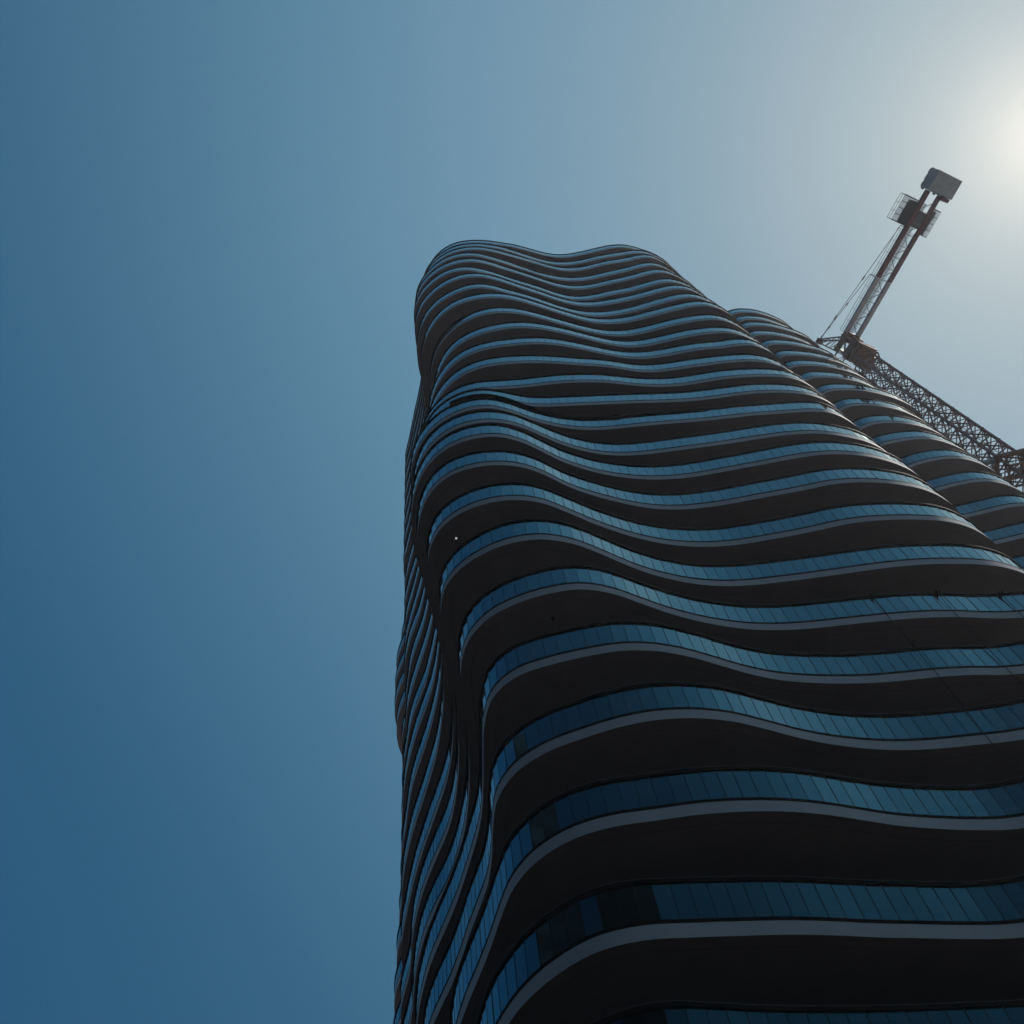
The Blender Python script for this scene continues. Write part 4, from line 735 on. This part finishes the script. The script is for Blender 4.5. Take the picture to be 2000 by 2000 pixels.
# hoist winch and control cabinets standing on the platform
b = MB()
b.tube((14.1, -1.6, ZJ + 0.55), (14.1, -0.5, ZJ + 0.55), 0.42, 16)
b.tube((14.1, -1.65, ZJ + 0.55), (14.1, -1.6, ZJ + 0.55), 0.55, 16)
b.box(13.7, 15.6, -1.35, -0.95, ZJ + 0.1, ZJ + 1.0)
b.box(13.3, 15.0, -0.4, 0.5, ZJ + 0.1, ZJ + 1.1)
b.box(14.6, 15.5, 0.9, 1.35, ZJ + 0.1, ZJ + 0.9)
b.build('hoist_winch', M_GRATE, crane)
# counterweight blocks hung between the beam ends
for k in range(3):
    x0 = 17.1 + k * 0.66
    b = MB()
    b.box(x0, x0 + 0.65, -1.12, 1.75, ZJ - 0.55, ZJ + 1.3)
    b.box(x0 + 0.1, x0 + 0.5, -1.22, 1.85, ZJ + 0.9, ZJ + 1.2)
    b.build('counterweight_block', M_CONC, crane)
b = MB()
for y in (YL, YR): b.box(16.96, 19.2, y - 0.11, y + 0.11, ZJ + 1.32, ZJ + 1.55)
b.box(16.7, 17.05, 0.9, 1.72, ZJ - 0.3, ZJ + 0.9)
b.build('counterweight_frame', M_RED, crane)

# cat-head with its pendant bars
APX = (-1.45, -0.05, 104.9 + CAM_Z)
b = MB()
for y in (-0.6, 0.6):
    b.bar((0.75, y, ZJ), (APX[0] + 0.2, y * 0.35, APX[2] - 0.2), 0.13)
    b.bar((-1.1, y, ZJ), (APX[0] - 0.15, y * 0.35, APX[2] - 0.2), 0.13)
    for k in range(5):
        t0, t1 = k / 5, (k + 1) / 5
        A = Vector((0.75, y, ZJ)).lerp(Vector((APX[0] + 0.2, y * 0.35, APX[2] - 0.2)), t0)
        B = Vector((-1.1, y, ZJ)).lerp(Vector((APX[0] - 0.15, y * 0.35, APX[2] - 0.2)), t1)
        b.bar(A, B, 0.06)
for k in range(1, 6):
    t = k / 6
    A = Vector((0.75, -0.6, ZJ)).lerp(Vector((APX[0] + 0.2, -0.2, APX[2] - 0.2)), t); B = Vector((A.x, -A.y, A.z)); b.bar(A, B, 0.06)
b.box(APX[0] - 0.3, APX[0] + 0.35, -0.3, 0.3, APX[2] - 0.3, APX[2] + 0.15)
b.build('cat_head', M_RED, crane)
for (px, py, pz) in ((13.0, YL, ZJ + 1.5), (7.4, YL, ZJ + 2.0)):
    b = MB()
    A, B = Vector(APX), Vector((px, py, pz))
    b.tube(A, B, 0.035, 6)
    for t in (0.02, 0.2, 0.55):
        b.tube(A.lerp(B, t), A.lerp(B, t + 0.035), 0.085, 6)
    b.bar(B, (px, py, ZJ + 0.4), 0.08)
    b.build('pendant_bar', M_MASTRED, crane)

# working jib reaching back over the roof, hidden from the street
JL = 34.0
js = MB()
for y in (-0.6, 0.6): js.bar((0, y, 0), (2.0, y, 0), 0.11)
js.bar((0, 0, 1.1), (2.0, 0, 1.1), 0.12)
for y in (-0.6, 0.6):
    js.bar((0, y, 0), (1.0, 0, 1.1), 0.05); js.bar((1.0, 0, 1.1), (2.0, y, 0), 0.05)
js.bar((0, -0.6, 0), (0, 0.6, 0), 0.05); js.bar((0, -0.6, 0), (2.0, 0.6, 0), 0.05)
jm = js.mesh('jib_section'); jm.materials.append(M_RED)
for k in range(17):
    copy_part(jm, 'jib_section', crane, (-1.2 - 2.0 * k, 0, ZJ), math.pi)
b = MB(); b.tube(APX, (-20.0, 0, ZJ + 1.15), 0.035, 6)
b.build('pendant_bar', M_MASTRED, crane)

# ------------------------------------------------------------------ neighbours across the street: they stand behind the viewpoint and show in the glass
def block(x0, x1, y0, y1, hgt, label):
    e = empty('office_block', ((x0 + x1) / 2, (y0 + y1) / 2, 0))
    tag(e, label, 'building', 'dark neighbours across the street')
    hx, hy = (x1 - x0) / 2, (y1 - y0) / 2
    b = MB(); b.box(-hx, hx, -hy, hy, 0, hgt); b.box(-hx + 4, hx - 4, -hy + 4, hy - 4, hgt, hgt + 3.5)
    b.build('wall', M_DARKWALL, e)
    z = 5.0
    while z < hgt - 3:
        w = MB(); w.box(-hx - 0.05, hx + 0.05, -hy - 0.05, hy + 0.05, z, z + 1.5)
        w.build('window_band', M_BAND, e)
        z += 3.4


block(-22, 34, -62, -36, 70, 'broad dark office block behind the viewpoint, mirrored in the lowest glass bands')
block(-72, -43, -34, 6, 80, 'narrow tall dark office block left of the viewpoint, mirrored in the left corner glass')

# ------------------------------------------------------------------ thin sunlit haze in the air
hz = MB(); hz.box(-1510, 1510, -1510, 1510, -1.0, 109.0)
M_HAZE = bpy.data.materials.new('thin_haze')
M_HAZE.use_nodes = True
hn, hl = M_HAZE.node_tree.nodes, M_HAZE.node_tree.links
hn.clear()
pv = hn.new('ShaderNodeVolumePrincipled')
pv.inputs['Color'].default_value = (0.93, 0.95, 1.0, 1)
pv.inputs['Density'].default_value = HAZE_DENSITY
pv.inputs['Anisotropy'].default_value = 0.5
ho = hn.new('ShaderNodeOutputMaterial')
hl.new(pv.outputs[0], ho.inputs['Volume'])
hb = hz.build('haze', M_HAZE)
tag(hb, kind='stuff')
